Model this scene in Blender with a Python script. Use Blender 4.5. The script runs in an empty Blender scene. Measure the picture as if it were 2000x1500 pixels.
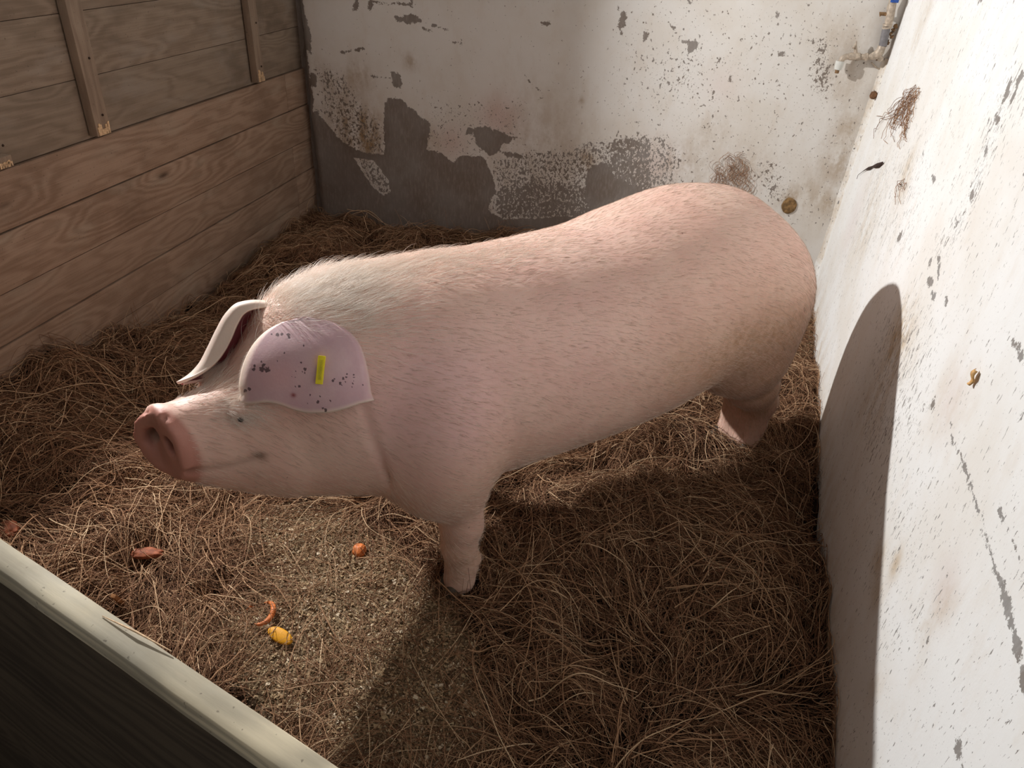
import bpy, bmesh, math, random
import numpy as np
from mathutils import Matrix, Vector
rng = np.random.default_rng(7); random.seed(7)
S = bpy.context.scene; COL = S.collection
# ---------------------------------------------------------------- camera, world, light, exposure
PP = np.array([1000., 750.]); VV = np.array([870., 3050.]); LL = np.array([1440., -155.]); FF = 1462.
def camdir(p):
    d = np.array([p[0]-PP[0], -(p[1]-PP[1]), -FF]); return d/np.linalg.norm(d)
_Z = -camdir(VV); _Y = camdir(LL); _Y = _Y-_Z*_Y.dot(_Z); _Y /= np.linalg.norm(_Y); _X = np.cross(_Y, _Z)
RC = np.array([_X, _Y, _Z]); CC = np.array([0, 0, 1.6])
cd = bpy.data.cameras.new('camera'); cam = bpy.data.objects.new('camera', cd); COL.objects.link(cam)
cd.sensor_width = 36; cd.lens = FF/2000*36; cd.clip_start = .02
M = Matrix.Identity(4)
for i in range(3):
    for j in range(3): M[i][j] = RC[i, j]
    M[i][3] = CC[i]
cam.matrix_world = M; S.camera = cam
w = bpy.data.worlds.new('world'); S.world = w; w.use_nodes = True
w.node_tree.nodes['Background'].inputs[0].default_value = (1.0, .95, .90, 1)
w.node_tree.nodes['Background'].inputs[1].default_value = .19
def light(kind, name, loc, energy, color, **kw):
    l = bpy.data.lights.new(name, kind); l.energy = energy; l.color = color
    for k, v in kw.items(): setattr(l, k, v)
    o = bpy.data.objects.new(name, l); o.location = loc; COL.objects.link(o); return o
light('POINT', 'daylight_over_the_boards', (-2.40, 2.4, 2.09), 430, (1, .99, .975), shadow_soft_size=.035)
S.view_settings.view_transform = 'Standard'; S.view_settings.look = 'None'
S.view_settings.gamma = 1; S.view_settings.use_curve_mapping = False
S.view_settings.exposure = 0.0
S.cycles.max_bounces = 8; S.cycles.diffuse_bounces = 5
# ---------------------------------------------------------------- rays from the camera to real planes
def ray(u, v): return RC@camdir((u, v))
def onz(u, v, z=0.): d = ray(u, v); return CC+d*((z-CC[2])/d[2])
def ony(u, v, y): d = ray(u, v); return CC+d*((y-CC[1])/d[1])
def onx(u, v, x): d = ray(u, v); return CC+d*((x-CC[0])/d[0])
def onpl(u, v, p, n): d = ray(u, v); return CC+d*(np.dot(p-CC, n)/np.dot(d, n))
def at(u, v, t): return CC+ray(u, v)*t
# ---------------------------------------------------------------- objects
def tag(o, label=None, cat=None, group=None, kind=None):
    if label: o['label'] = label
    if cat: o['category'] = cat
    if group: o['group'] = group
    if kind: o['kind'] = kind
    return o
def new_obj(name, data, parent=None, loc=(0, 0, 0)):
    o = bpy.data.objects.new(name, data); COL.objects.link(o)
    o.location = loc
    if parent: o.parent = parent
    return o
def empty(name, loc): 
    o = new_obj(name, None, None, loc); o.empty_display_size = .05; return o
def mesh(name, V, F, mat=None, parent=None, org=(0, 0, 0), smooth=True, attrs=None):
    V = np.asarray(V, float)-np.asarray(org, float)
    me = bpy.data.meshes.new(name); me.from_pydata(V.tolist(), [], [tuple(int(i) for i in f) for f in F]); 
    if mat: me.materials.append(mat)
    if smooth: me.polygons.foreach_set('use_smooth', [True]*len(me.polygons))
    for k, a in (attrs or {}).items(): set_attr(me, k, a)
    me.update()
    o = new_obj(name, me, parent, (0, 0, 0) if parent else org)
    return o
def set_attr(me, k, a, dom='POINT'):
    a = np.asarray(a, np.float32)
    if a.ndim == 1:
        at_ = me.attributes.new(k, 'FLOAT', dom); at_.data.foreach_set('value', a)
    else:
        at_ = me.attributes.new(k, 'FLOAT_VECTOR', dom); at_.data.foreach_set('vector', a.ravel())
class MB:
    def __init__(s): s.V = []; s.F = []; s.A = []
    def add(s, V, F, a=0.):
        n = len(s.V); s.V += [tuple(v) for v in V]; s.F += [tuple(i+n for i in f) for f in F]; s.A += [a]*len(V)
    def box(s, c, ex, ey, ez, a=0., bev=0.):
        c, ex, ey, ez = [np.array(q, float) for q in (c, ex, ey, ez)]
        V = []
        if bev <= 0:
            for k in (-1, 1):
                for i, j in ((-1, -1), (1, -1), (1, 1), (-1, 1)): V.append(c+ex*i+ey*j+ez*k)
            s.add(V, [(3, 2, 1, 0), (4, 5, 6, 7), (0, 1, 5, 4), (1, 2, 6, 5), (2, 3, 7, 6), (3, 0, 4, 7)], a); return
        lx, ly, lz = [np.linalg.norm(q) for q in (ex, ey, ez)]
        bm = bmesh.new(); bmesh.ops.create_cube(bm, size=2)
        for v in bm.verts: v.co = Vector((v.co.x*lx, v.co.y*ly, v.co.z*lz))
        bmesh.ops.bevel(bm, geom=bm.edges[:]+bm.verts[:], offset=bev, segments=2, affect='EDGES', profile=.6)
        bm.verts.index_update()
        V = [c+ex/lx*v.co.x+ey/ly*v.co.y+ez/lz*v.co.z for v in bm.verts]
        s.add(V, [[v.index for v in f.verts] for f in bm.faces], a); bm.free()
    def tube(s, P, r, n=16, caps=True, a=0.):
        P = [np.array(p, float) for p in P]; r = [r]*len(P) if np.isscalar(r) else r
        V = []; F = []; up = None
        for i, p in enumerate(P):
            t = P[min(i+1, len(P)-1)]-P[max(i-1, 0)]; t /= np.linalg.norm(t)+1e-9
            if up is None: up = np.cross(t, [0, 0, 1.]) if abs(t[2]) < .9 else np.cross(t, [1., 0, 0])
            up = up-t*up.dot(t); up /= np.linalg.norm(up); sd = np.cross(t, up)
            for k in range(n):
                q = 2*math.pi*k/n; V.append(p+(up*math.cos(q)+sd*math.sin(q))*r[i])
        for i in range(len(P)-1):
            for k in range(n): F.append((i*n+k, i*n+(k+1) % n, (i+1)*n+(k+1) % n, (i+1)*n+k))
        if caps: F += [tuple(range(n))[::-1], tuple((len(P)-1)*n+k for k in range(n))]
        s.add(V, F, a)
    def build(s, name, mat, parent=None, org=(0, 0, 0), smooth=True, key='tone'):
        o = mesh(name, s.V, s.F, mat, parent, org, smooth, {key: np.array(s.A)}); 
        if smooth: o.data.set_sharp_from_angle(angle=math.radians(38))
        return o
# ---------------------------------------------------------------- numpy noise
def vnoise(x, y, z=None, seed=0, oct=3, gain=.5):
    x = np.asarray(x, float); y = np.asarray(y, float); z = np.zeros_like(x) if z is None else np.asarray(z, float)
    G = np.random.default_rng(100+seed).random((32, 32, 32)); out = 0; amp = 1; tot = 0
    for o in range(oct):
        xi, yi, zi = np.floor(x).astype(int), np.floor(y).astype(int), np.floor(z).astype(int)
        fx, fy, fz = x-xi, y-yi, z-zi; fx, fy, fz = [q*q*(3-2*q) for q in (fx, fy, fz)]
        g = lambda a, b, c: G[(xi+a) % 32, (yi+b) % 32, (zi+c) % 32]
        v = ((g(0,0,0)*(1-fx)+g(1,0,0)*fx)*(1-fy)+(g(0,1,0)*(1-fx)+g(1,1,0)*fx)*fy)*(1-fz)+((g(0,0,1)*(1-fx)+g(1,0,1)*fx)*(1-fy)+(g(0,1,1)*(1-fx)+g(1,1,1)*fx)*fy)*fz
        out = out+v*amp; tot += amp; amp *= gain; x, y, z = x*2.03+7.1, y*2.03+3.7, z*2.03+5.3
    return out/tot
def poly_sd(X, Y, P):        # signed distance, positive inside
    P = np.array(P, float); d = np.full(X.shape, 1e9); ins = np.zeros(X.shape, bool)
    for a, b in zip(P, np.roll(P, -1, 0)):
        e = b-a; t = np.clip(((X-a[0])*e[0]+(Y-a[1])*e[1])/(e.dot(e)+1e-12), 0, 1)
        d = np.minimum(d, np.hypot(X-a[0]-t*e[0], Y-a[1]-t*e[1]))
        c = (a[1] > Y) != (b[1] > Y); ins ^= c & (X < (b[0]-a[0])*(Y-a[1])/(b[1]-a[1]+1e-12)+a[0])
    return np.where(ins, d, -d)
def line_d(X, Y, P):
    P = np.array(P, float); d = np.full(X.shape, 1e9)
    for a, b in zip(P[:-1], P[1:]):
        e = b-a; t = np.clip(((X-a[0])*e[0]+(Y-a[1])*e[1])/(e.dot(e)+1e-12), 0, 1)
        d = np.minimum(d, np.hypot(X-a[0]-t*e[0], Y-a[1]-t*e[1]))
    return d
# ---------------------------------------------------------------- material helpers
class NT:
    def __init__(s, name, rough=.8):
        s.m = bpy.data.materials.new(name); s.m.use_nodes = True; s.t = s.m.node_tree
        s.b = s.t.nodes['Principled BSDF']; s.b.inputs['Roughness'].default_value = rough
        s.b.inputs['Specular IOR Level'].default_value = .3
        s.geo = s.n('ShaderNodeTexCoord').outputs['Object']
    def n(s, ty, ins=None, **kw):
        nd = s.t.nodes.new(ty)
        for k, v in kw.items(): setattr(nd, k, v)
        for k, v in (ins or {}).items(): s.set(nd.inputs[k], v)
        return nd
    def set(s, sock, v):
        if isinstance(v, bpy.types.NodeSocket): s.t.links.new(v, sock)
        else:
            if isinstance(v, tuple) and len(v) == 3 and sock.type == 'RGBA': v = v+(1,)
            sock.default_value = v
    def math(s, op, a, b=0., c=0.):
        nd = s.n('ShaderNodeMath', operation=op); s.set(nd.inputs[0], a); s.set(nd.inputs[1], b); s.set(nd.inputs[2], c); return nd.outputs[0]
    def mul(s, a, b): return s.math('MULTIPLY', a, b)
    def add(s, a, b): return s.math('ADD', a, b)
    def sub(s, a, b): return s.math('SUBTRACT', a, b)
    def mx(s, a, b): return s.math('MAXIMUM', a, b)
    def step(s, v, lo, hi, a=0., b=1.):
        nd = s.n('ShaderNodeMapRange', interpolation_type='SMOOTHSTEP'); 
        for k, q in zip(range(5), (v, lo, hi, a, b)): s.set(nd.inputs[k], q)
        return nd.outputs[0]
    def noise(s, scale, detail=4, rough=.55, vec=None, dist=0.):
        nd = s.n('ShaderNodeTexNoise'); s.set(nd.inputs['Scale'], scale); s.set(nd.inputs['Detail'], detail); s.set(nd.inputs['Roughness'], rough); s.set(nd.inputs['Distortion'], dist)
        s.set(nd.inputs['Vector'], vec if vec is not None else s.geo); return nd.outputs[0]
    def scl(s, v3, vec=None, loc=(0, 0, 0)):
        nd = s.n('ShaderNodeMapping'); s.set(nd.inputs[0], vec if vec is not None else s.geo); nd.inputs['Scale'].default_value = v3; nd.inputs['Location'].default_value = loc; return nd.outputs[0]
    def attr(s, k, out='Fac'): return s.n('ShaderNodeAttribute', attribute_name=k).outputs[out]
    def mix(s, f, a, b, mode='MIX'):
        nd = s.n('ShaderNodeMix', data_type='RGBA', blend_type=mode); s.set(nd.inputs[0], f); s.set(nd.inputs[6], a); s.set(nd.inputs[7], b); return nd.outputs[2]
    def ramp(s, f, stops):
        nd = s.n('ShaderNodeValToRGB'); s.set(nd.inputs[0], f); el = nd.color_ramp.elements
        while len(el) < len(stops): el.new(.5)
        for e, (p, c) in zip(el, stops): e.position = p; e.color = tuple(c)+(1,)
        return nd.outputs[0]
    def bump(s, h, strength=.5, dist=.01):
        nd = s.n('ShaderNodeBump', {'Strength': strength, 'Distance': dist, 'Height': h}); s.set(s.b.inputs['Normal'], nd.outputs[0])
    def col(s, c): s.set(s.b.inputs['Base Color'], c)
def flat(name, c, rough=.6, metal=0., var=.15, scale=60):
    t = NT(name, rough); t.b.inputs['Metallic'].default_value = metal
    n = t.noise(scale, 4); t.col(t.mix(t.step(n, .35, .7), tuple(q*(1-var) for q in c), tuple(min(1, q*(1+var)) for q in c))); t.bump(n, .2, .003); return t.m
def curves(name, P, R, mat, parent=None, org=(0, 0, 0), tone=None):
    """P: N x K x 3 strands, R: N x K radii"""
    N, K = P.shape[:2]; hc = bpy.data.hair_curves.new(name); hc.add_curves([K]*N)
    hc.attributes['position'].data.foreach_set('vector', (P-np.asarray(org)).astype(np.float32).ravel())
    r = hc.attributes.get('radius') or hc.attributes.new('radius', 'FLOAT', 'POINT'); r.data.foreach_set('value', R.astype(np.float32).ravel())
    if tone is not None:
        a = hc.attributes.new('tone', 'FLOAT', 'CURVE'); a.data.foreach_set('value', tone.astype(np.float32))
    hc.materials.append(mat)
    return new_obj(name, hc, parent, (0, 0, 0) if parent else org)
# ================================================================ THE ROOM
XL = -2.117; YB = 3.864
b0 = ony(1585, 570, YB); b1 = ony(1773, 0, YB); near = onz(1625, 1500)
RN = np.cross(b1-b0, near-b0); RN /= np.linalg.norm(RN)
E2 = (b1-b0)/np.linalg.norm(b1-b0); E1 = near-b0; E1 -= E2*E1.dot(E2); E1 /= np.linalg.norm(E1)   # along the right wall towards the camera
def rw2(u, v): q = onpl(u, v, b0, RN)-b0; return (q.dot(E1), q.dot(E2))
def bw2(u, v): q = ony(u, v, YB); return (q[0], q[2])
def P3(pts): # crop of the back wall, 2.857 px per px
    return [bw2(560+x/2.857, y/2.857) for x, y in pts]
def P4(pts): return [bw2(1200+x/3.334, y/3.334) for x, y in pts]
def grid(nx, ny): 
    return [(j*nx+i, j*nx+i+1, (j+1)*nx+i+1, (j+1)*nx+i) for j in range(ny-1) for i in range(nx-1)]
# ---- floor slab
fm = flat('concrete_floor', (.12, .10, .085), .9)
m = MB(); m.box((-.75, 1.6, -.17), (1.75, 0, 0), (0, 2.75, 0), (0, 0, .05)); o = m.build('floor', fm, smooth=False); tag(o, kind='structure')
# ---- back wall: one rendered slab, flaked paint over cement
def wall_material(name, paint, cement, speck_scale, speck_vec, warm):
    t = NT(name, .85); t.b.inputs['Specular IOR Level'].default_value = .15
    peel, wear, stain, pink = t.attr('peel'), t.attr('wear'), t.attr('stain'), t.attr('pink')
    n1 = t.noise(38, 6, .65); n2 = t.noise(230, 3, .6)
    n3 = t.noise(95, 5, .7); e = t.add(peel, t.add(t.mul(t.sub(n1, .5), .04), t.add(t.mul(t.sub(n3, .5), .022), t.mul(t.sub(n2, .5), .010))))
    mask = t.step(e, -.0008, .0008)
    sp = t.noise(speck_scale, 3, .6, t.scl(speck_vec))
    thr = t.sub(.735, t.mul(wear, .27))
    mask2 = t.step(sp, thr, t.add(thr, .012))
    sp2 = t.noise(speck_scale*2.3, 2, .6, t.scl(speck_vec, loc=(3, 1, 2)))
    thr2 = t.sub(.76, t.mul(wear, .22)); mask2 = t.mx(mask2, t.step(sp2, thr2, t.add(thr2, .012)))
    mk = t.mx(mask, mask2)
    dirt = t.noise(2.6, 5, .6); fine = t.noise(14, 6, .65, t.scl((1, 1, .45)))
    pc = t.mix(t.step(dirt, .38, .68), paint, tuple(p*q for p, q in zip(paint, (.93, .90, .86))))
    pc = t.mix(t.mul(t.step(fine, .5, .75), .35), pc, tuple(p*q for p, q in zip(paint, (.86, .78, .70))))
    st = t.mul(stain, t.step(t.add(fine, t.mul(t.noise(60, 4), .3)), .45, .8))
    pc = t.mix(st, pc, warm); pc = t.mix(t.mul(pink, .5), pc, (.55, .33, .28))
    cn = t.noise(5, 6, .6); cf = t.noise(90, 5, .7, t.scl((1, 1, .25)))
    cc = t.mix(t.step(cn, .3, .7), cement, tuple(c*q for c, q in zip(cement, (.80, .72, .66))))
    cc = t.mix(t.mul(t.step(cf, .45, .7), .5), cc, tuple(c*1.35 for c in cement)); cc = t.mix(t.mul(stain, .5), cc, (.10, .06, .035))
    t.col(t.mix(mk, pc, cc)); 
    t.bump(t.add(t.mul(t.sub(1., mk), .8), t.add(t.mul(fine, .5), t.mul(t.noise(160, 4), .25))), .45, .0022)
    return t.m
wbm = wall_material('flaking_paint_on_cement', (.70, .675, .64), (.26, .235, .215), 75, (1, 1, .75), (.30, .19, .09))
nx, nz = 300, 240
xs = np.linspace(XL+.012, .80, nx); zs = np.linspace(-.2, 2.2, nz)
X, Z_ = np.meshgrid(xs, zs)
# ragged left edge of the plaster
edge = XL+.035+.022*vnoise(Z_*7, Z_*0, seed=3, oct=4)-.012*np.clip(Z_, 0, 1.2)
Xr = np.where(X < edge, edge, X)
peel = np.full(X.shape, -.2)
big = [P3([(165,600),(200,660),(250,720),(320,800),(420,850),(545,868),(541,590),(562,545),(650,568),(700,610),(745,650),(795,685),(800,760),(782,835),(870,860),(930,905),(965,872),(1085,868),(1115,905),(1150,1000),(1172,1080),(1135,1120),(1125,1175),(1200,1218),(1380,1222),(1600,1200),(1750,1190),(1900,1600),(100,1600),(100,700)]),
       P3([(1045,712),(1110,712),(1215,740),(1290,772),(1250,790),(1205,800),(1180,845),(1130,870),(1090,835),(1060,800)]),
       P3([(1700,920),(1790,905),(1830,985),(1990,1060),(2050,1200),(1690,1200),(1662,1080),(1665,1010)])]
for p in big: peel = np.maximum(peel, poly_sd(X, Z_, p))
peel += .018*(vnoise(X*22, Z_*22, seed=6, oct=3)-.5)
small = [P3([(588,402),(625,410),(640,470),(632,492),(598,480)]), P3([(608,96),(680,92),(692,68),(712,90),(750,120),(690,128),(615,115)]),
    P3([(465,0),(480,10),(470,60),(455,50)]), P3([(385,5),(398,8),(395,50),(365,55)]), P3([(1420,122),(1470,126),(1465,136),(1425,134)]),
    P3([(1868,70),(1890,70),(1885,140),(1865,150),(1870,190),(1855,150)]), P3([(60,50),(100,80),(130,200),(135,300),(110,260),(90,120)]), P3([(130,400),(165,420),(160,480),(130,470)]),
    P3([(1040,720),(1010,715),(1005,745),(1035,750)]), P3([(1195,845),(1310,870),(1320,885),(1230,868)]),
    P4([(55,80),(72,90),(62,150),(35,160),(40,110)]), P4([(190,212),(215,215),(210,262),(190,262)]), P4([(445,268),(540,275),(530,320),(485,345),(490,290)]),
    P4([(485,0),(505,0),(495,35)]), P4([(1055,75),(1068,80),(1062,110)]), P4([(1065,345),(1105,348),(1100,356),(1068,355)]), P4([(0,1200),(60,1200),(80,1300),(0,1400)])]
for p in small: peel = np.maximum(peel, poly_sd(X, Z_, p)+.004)
lines = [(P3([(820,140),(860,155),(900,170)]), .006), (P3([(305,292),(360,282),(430,272)]), .006), (P3([(750,155),(810,172)]), .005), (P3([(480,12),(560,20),(680,22)]), .005),
    (P3([(1330,420),(1365,470),(1400,495),(1432,535),(1405,562)]), .003), (P3([(470,428),(560,435),(590,435)]), .005), (P3([(700,0),(697,40)]), .005), (P3([(925,235),(970,248)]), .005),
    (P4([(345,130),(380,185),(440,130),(480,70)]), .003), (P4([(380,185),(400,225)]), .004), (P4([(650,455),(685,385)]), .005), (P4([(900,540),(955,460)]), .003), (P4([(755,485),(750,525)]), .006), (P4([(645,600),(640,640)]), .005), (P4([(20,20),(25,70)]), .003)]
for p, wd in lines: peel = np.maximum(peel, wd-line_d(X, Z_, p)-.001)
peel = np.maximum(peel, edge+.012+.03*vnoise(X*9, Z_*9, seed=9)-X-.008)
wear = .15+0*X
def blob(p, r, P=P3): 
    c = np.array(P([p])[0]); rr = r*.00165; return np.exp(-((X-c[0])**2+(Z_-c[1])**2)/(2*rr*rr))
def pol(p, soft=.04): return np.clip(poly_sd(X, Z_, p)/soft+.5, 0, 1)
wear += .62*pol(P3([(1140,900),(1330,850),(1560,830),(1700,780),(2000,780),(2050,1200),(1600,1220),(1200,1230),(1120,1170),(1180,1080)]))
wear += .35*pol(P3([(1150,1060),(1400,1020),(1700,1060),(1700,1200),(1200,1220)]))
wear += .55*pol(P3([(160,350),(330,420),(420,600),(545,700),(545,880),(330,820),(200,640)]), .06)
wear += .3*pol(P3([(780,560),(1300,560),(1320,800),(1150,880),(900,900),(780,800)]), .08)
wear += .45*pol(P4([(0,880),(340,900),(420,1000),(400,1250),(0,1300)]), .06)+.35*pol(P4([(900,1040),(1050,1050),(1150,1300),(1000,1300)]), .05)
wear += .45*pol(P4([(1280,240),(1400,260),(1430,480),(1380,640),(1290,600)]), .05)+.18*pol(P4([(200,350),(560,300),(560,600),(250,620)]), .08)+.15*pol(P4([(0,0),(1660,0),(1660,1500),(0,1500)]), .1)
# paint islands left on the cement
for p in (P3([(370,880),(480,890),(570,1000),(585,1080),(540,1095),(480,1050),(420,960)]),): 
    peel = np.minimum(peel, np.where(poly_sd(X, Z_, p) > 0, -.004-.2*poly_sd(X, Z_, p), 1)); wear = np.maximum(wear, .8*pol(p))
stain = .9*blob((430,735), 55)+.7*blob((690,340), 18)+.6*blob((405,430), 32)+.5*blob((790,790), 30)+.8*blob((1675,900), 20)+.7*blob((1640,562), 7)+.5*blob((330,930), 60)
stain += .35*blob((1400,820), 120)+.4*pol(P3([(160,350),(330,420),(420,600),(545,700),(545,880),(330,820),(200,640)]), .1)+.25*pol(P3([(0,800),(700,1100),(1200,1180),(2000,1200),(2000,1500),(0,1500)]), .1)
B4 = lambda p, r: blob(p, r/1.17, P4)
stain += 1.2*B4((1135,1340), 22)+.5*B4((1200,1270), 40)+.5*B4((1400,1330), 30)+.35*B4((1500,1000), 50)+.4*B4((1520,820), 25)+.3*B4((1450,1120), 40)+.15*B4((1500,300), 80)+.35*B4((850,1120), 70)+.15*B4((1500,550), 60)+.5*B4((450,1080), 60)+.3*B4((640,850), 40)
stain += .12*pol(P4([(1350,150),(1700,100),(1700,900),(1500,1500),(1150,1500),(1350,900)]), .12)
pink = .9*blob((1180,650), 45)+.7*blob((920,790), 35)+.6*B4((240,1080), 60)+.3*B4((700,560), 40)
zr = YB+.006*(vnoise(X*2.2, Z_*2.2, seed=5, oct=4)-.5)+.012*np.clip(1-(X-edge)/.03, 0, 1)**2
V = np.stack([Xr, zr, Z_], -1).reshape(-1, 3); F = [f[::-1] for f in grid(nx, nz)]
n0 = len(V); Vb = [(XL-.3, YB+.05, -.2), (.95, YB+.05, -.2), (.95, YB+.05, 2.2), (XL-.3, YB+.05, 2.2)]
# return of the ragged edge into the gap
rim = [(Xr[j, 0], YB+.05, zs[j]) for j in range(nz)]; nr = n0
V = np.vstack([V, rim, Vb]); F += [(j*nx, (j+1)*nx, nr+j+1, nr+j) for j in range(nz-1)]; k = nr+nz; F.append((k, k+1, k+2, k+3))
ex = len(V)-n0
o = mesh('wall_back', V, F, wbm, attrs={'peel': np.append(peel.ravel(), np.full(ex, .1)), 'wear': np.append(np.clip(wear, 0, 1.1).ravel(), np.zeros(ex)), 'stain': np.append(np.clip(stain, 0, 1).ravel(), np.zeros(ex)), 'pink': np.append(np.clip(pink, 0, 1).ravel(), np.zeros(ex))})
tag(o, kind='structure')
# ---- right wall
wrm = wall_material('scratched_white_paint', (.86, .86, .85), (.32, .31, .30), 62, (1, 2.3, .55), (.50, .36, .20))
na, nb = 330, 240
As = np.linspace(-.02, 4.6, na); Bs = np.linspace(-.2, 2.2, nb); X, Z_ = np.meshgrid(As, Bs)
RP = lambda pts: [rw2(*p) for p in pts]
c6 = lambda pts: RP([(1600+x/3, y/3) for x, y in pts])        # crop of the wall's upper part
c7 = lambda pts: RP([(1650+x/3, 500+y/3) for x, y in pts])
c8 = lambda pts: RP([(1500+x/2.142, 800+y/2.142) for x, y in pts])
peel = np.full(X.shape, -.2)
for p in (c6([(1118,462),(1125,480),(1105,560),(1070,605),(1085,550)]), c6([(1190,410),(1195,440),(1150,530),(1150,480)]), c6([(1030,670),(1050,680),(1060,710),(1020,715)]), c6([(1000,760),(985,810),(978,800)]),
    c6([(905,1100),(910,1130),(895,1190),(885,1160)]), c6([(800,1270),(812,1310),(795,1325)]), c6([(1165,500),(1150,560),(1115,610),(1130,560)]), c6([(660,1035),(680,1040),(678,1060),(662,1058)]),
    c6([(470,1370),(490,1350),(480,1400),(455,1410)]), c6([(1190,980),(1200,1000),(1195,1040)]), c6([(975,870),(985,885),(970,905)]), c6([(940,0),(955,5),(930,25)]), c6([(1035,350),(1030,385),(1018,400)]),
    c6([(610,890),(616,915),(606,915)]), c7([(485,140),(515,130),(520,165),(495,180)]), c7([(520,0),(505,55),(487,80),(497,35)]), c7([(508,215),(530,215),(530,245),(512,248)]), c7([(592,240),(600,270),(592,295),(586,270)]),
    c7([(525,825),(525,870),(505,915),(500,890)]), c7([(460,880),(468,890),(460,910)]), c7([(550,0),(560,20),(555,140),(548,90)]), c8([(785,1370),(800,1365),(808,1400),(800,1440),(780,1430)]), c7([(978,500),(1000,510),(1035,590),(1020,585)])):
    peel = np.maximum(peel, poly_sd(X, Z_, p)+.003)
L_ = [(c8([(760,50),(765,125),(800,190),(850,330),(890,500),(930,620),(975,730)]), .006), (c8([(975,730),(1010,850),(1045,1000),(1075,1140),(1150,1400)]), .012), (c8([(780,140),(830,290),(885,440),(950,690)]), .005),
    (c8([(960,385),(965,430),(1000,500)]), .006), (c8([(810,1440),(825,1500)]), .007), (c8([(1020,540),(1050,630)]), .004), (c6([(875,850),(835,950),(785,1060),(765,1120)]), .004), (c6([(680,650),(640,760)]), .005), (c6([(530,360),(515,430)]), .006),
    (c6([(490,1060),(455,1170),(360,1420)]), .003), (c6([(520,1100),(490,1200)]), .004), (c6([(560,1000),(540,1080),(500,1170)]), .003), (c6([(935,930),(900,1050),(880,1140)]), .006), (c6([(720,350),(690,450)]), .004),
    (c8([(360,180),(320,300),(305,370)]), .004), (c8([(745,700),(700,880),(645,1000)]), .004), (c8([(440,340),(460,520)]), .003), (c7([(280,990),(305,910)]), .004), (c7([(410,410),(395,460),(365,520)]), .005)]
for p, wd in L_: peel = np.maximum(peel, wd-line_d(X, Z_, p)-.003)
wear = .26+0*X; pol = lambda p, soft=.05: np.clip(poly_sd(X, Z_, p)/soft+.5, 0, 1)
wear += .28*pol(c6([(1190,380),(1060,500),(960,780),(850,1200),(650,1480),(760,1500),(900,1250),(1020,900),(1190,560)]))+.15*pol(c6([(350,850),(650,800),(550,1500),(150,1500)]), .1)+.22*pol(c7([(200,350),(420,250),(560,500),(400,1100),(120,1100)]), .1)+.12*pol(c8([(400,0),(700,300),(700,900),(450,1100),(400,700)]), .1)
def rb(p, r): return np.exp(-((X-p[0])**2+(Z_-p[1])**2)/(2*r*r))
stain = .8*rb(c7([(330,430)])[0], .06)+.6*rb(c7([(300,600)])[0], .07)+.4*rb(c7([(150,900)])[0], .1)+.7*rb(c8([(460,620)])[0], .03)+.7*rb(c8([(530,640)])[0], .025)+.5*rb(c8([(450,760)])[0], .03)+.45*rb(c8([(730,800)])[0], .03)+.4*rb(c8([(650,920)])[0], .03)+.4*rb(c8([(450,1120)])[0], .03)
stain += .5*rb(c6([(570,220)])[0], .05)+.5*rb(c6([(510,1030)])[0], .06)+.35*rb(c6([(300,1250)])[0], .15)+.5*np.clip(1-Z_/.22, 0, 1)+.3*rb(c6([(645,20)])[0], .05)+.25*rb(c7([(600,850)])[0], .06)
pink = .4*rb(c8([(740,730)])[0], .04)+.3*rb(c7([(620,830)])[0], .05)+.35*rb(c6([(200,1300)])[0], .1)
dpt = .008*(vnoise(X*1.6, Z_*1.6, seed=15, oct=4)-.5)
V = (b0+X[..., None]*E1+Z_[..., None]*E2+dpt[..., None]*RN).reshape(-1, 3); F = grid(na, nb)
if RN[0] > 0: F = [f for f in F]
V = np.vstack([V, [b0+E1*a+E2*b+RN*.12 for a, b in ((-.02, -.2), (4.6, -.2), (4.6, 2.2), (-.02, 2.2))]]); k = na*nb
F += [(k, k+1, k+2, k+3), (0, na-1, k+1, k), (na*(nb-1), na*nb-1, k+2, k+3), (na-1, na*nb-1, k+2, k+1)]
ex = 4
o = mesh('wall_right', V, F, wrm, attrs={n_: np.append(np.clip(q, -1, 1.1).ravel(), np.zeros(ex)-(.2 if n_ == 'peel' else 0)) for n_, q in (('peel', peel), ('wear', wear), ('stain', stain), ('pink', pink))})
tag(o, kind='structure')
# rounded mortar fillet running down the corner
m = MB(); pv = []; 
for j in range(60):
    z = -.1+j*.021; c = b0+E2*z; r = .022+.008*float(vnoise(np.array([j*.3]), np.array([0.]), seed=8)[0])
    for a in range(5):
        q = math.radians(90)*a/4; pv.append(c+np.array([-r, 0, 0])*(1-math.sin(q))+np.array([0, -r, 0])*(1-math.cos(q))*1.0)
o = mesh('trim_4', pv, [f for f in grid(5, 60)], wrm, attrs={'peel': np.full(len(pv), -.2), 'wear': np.full(len(pv), .35), 'stain': np.full(len(pv), .5), 'pink': np.zeros(len(pv))}); tag(o, kind='structure')
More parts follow.
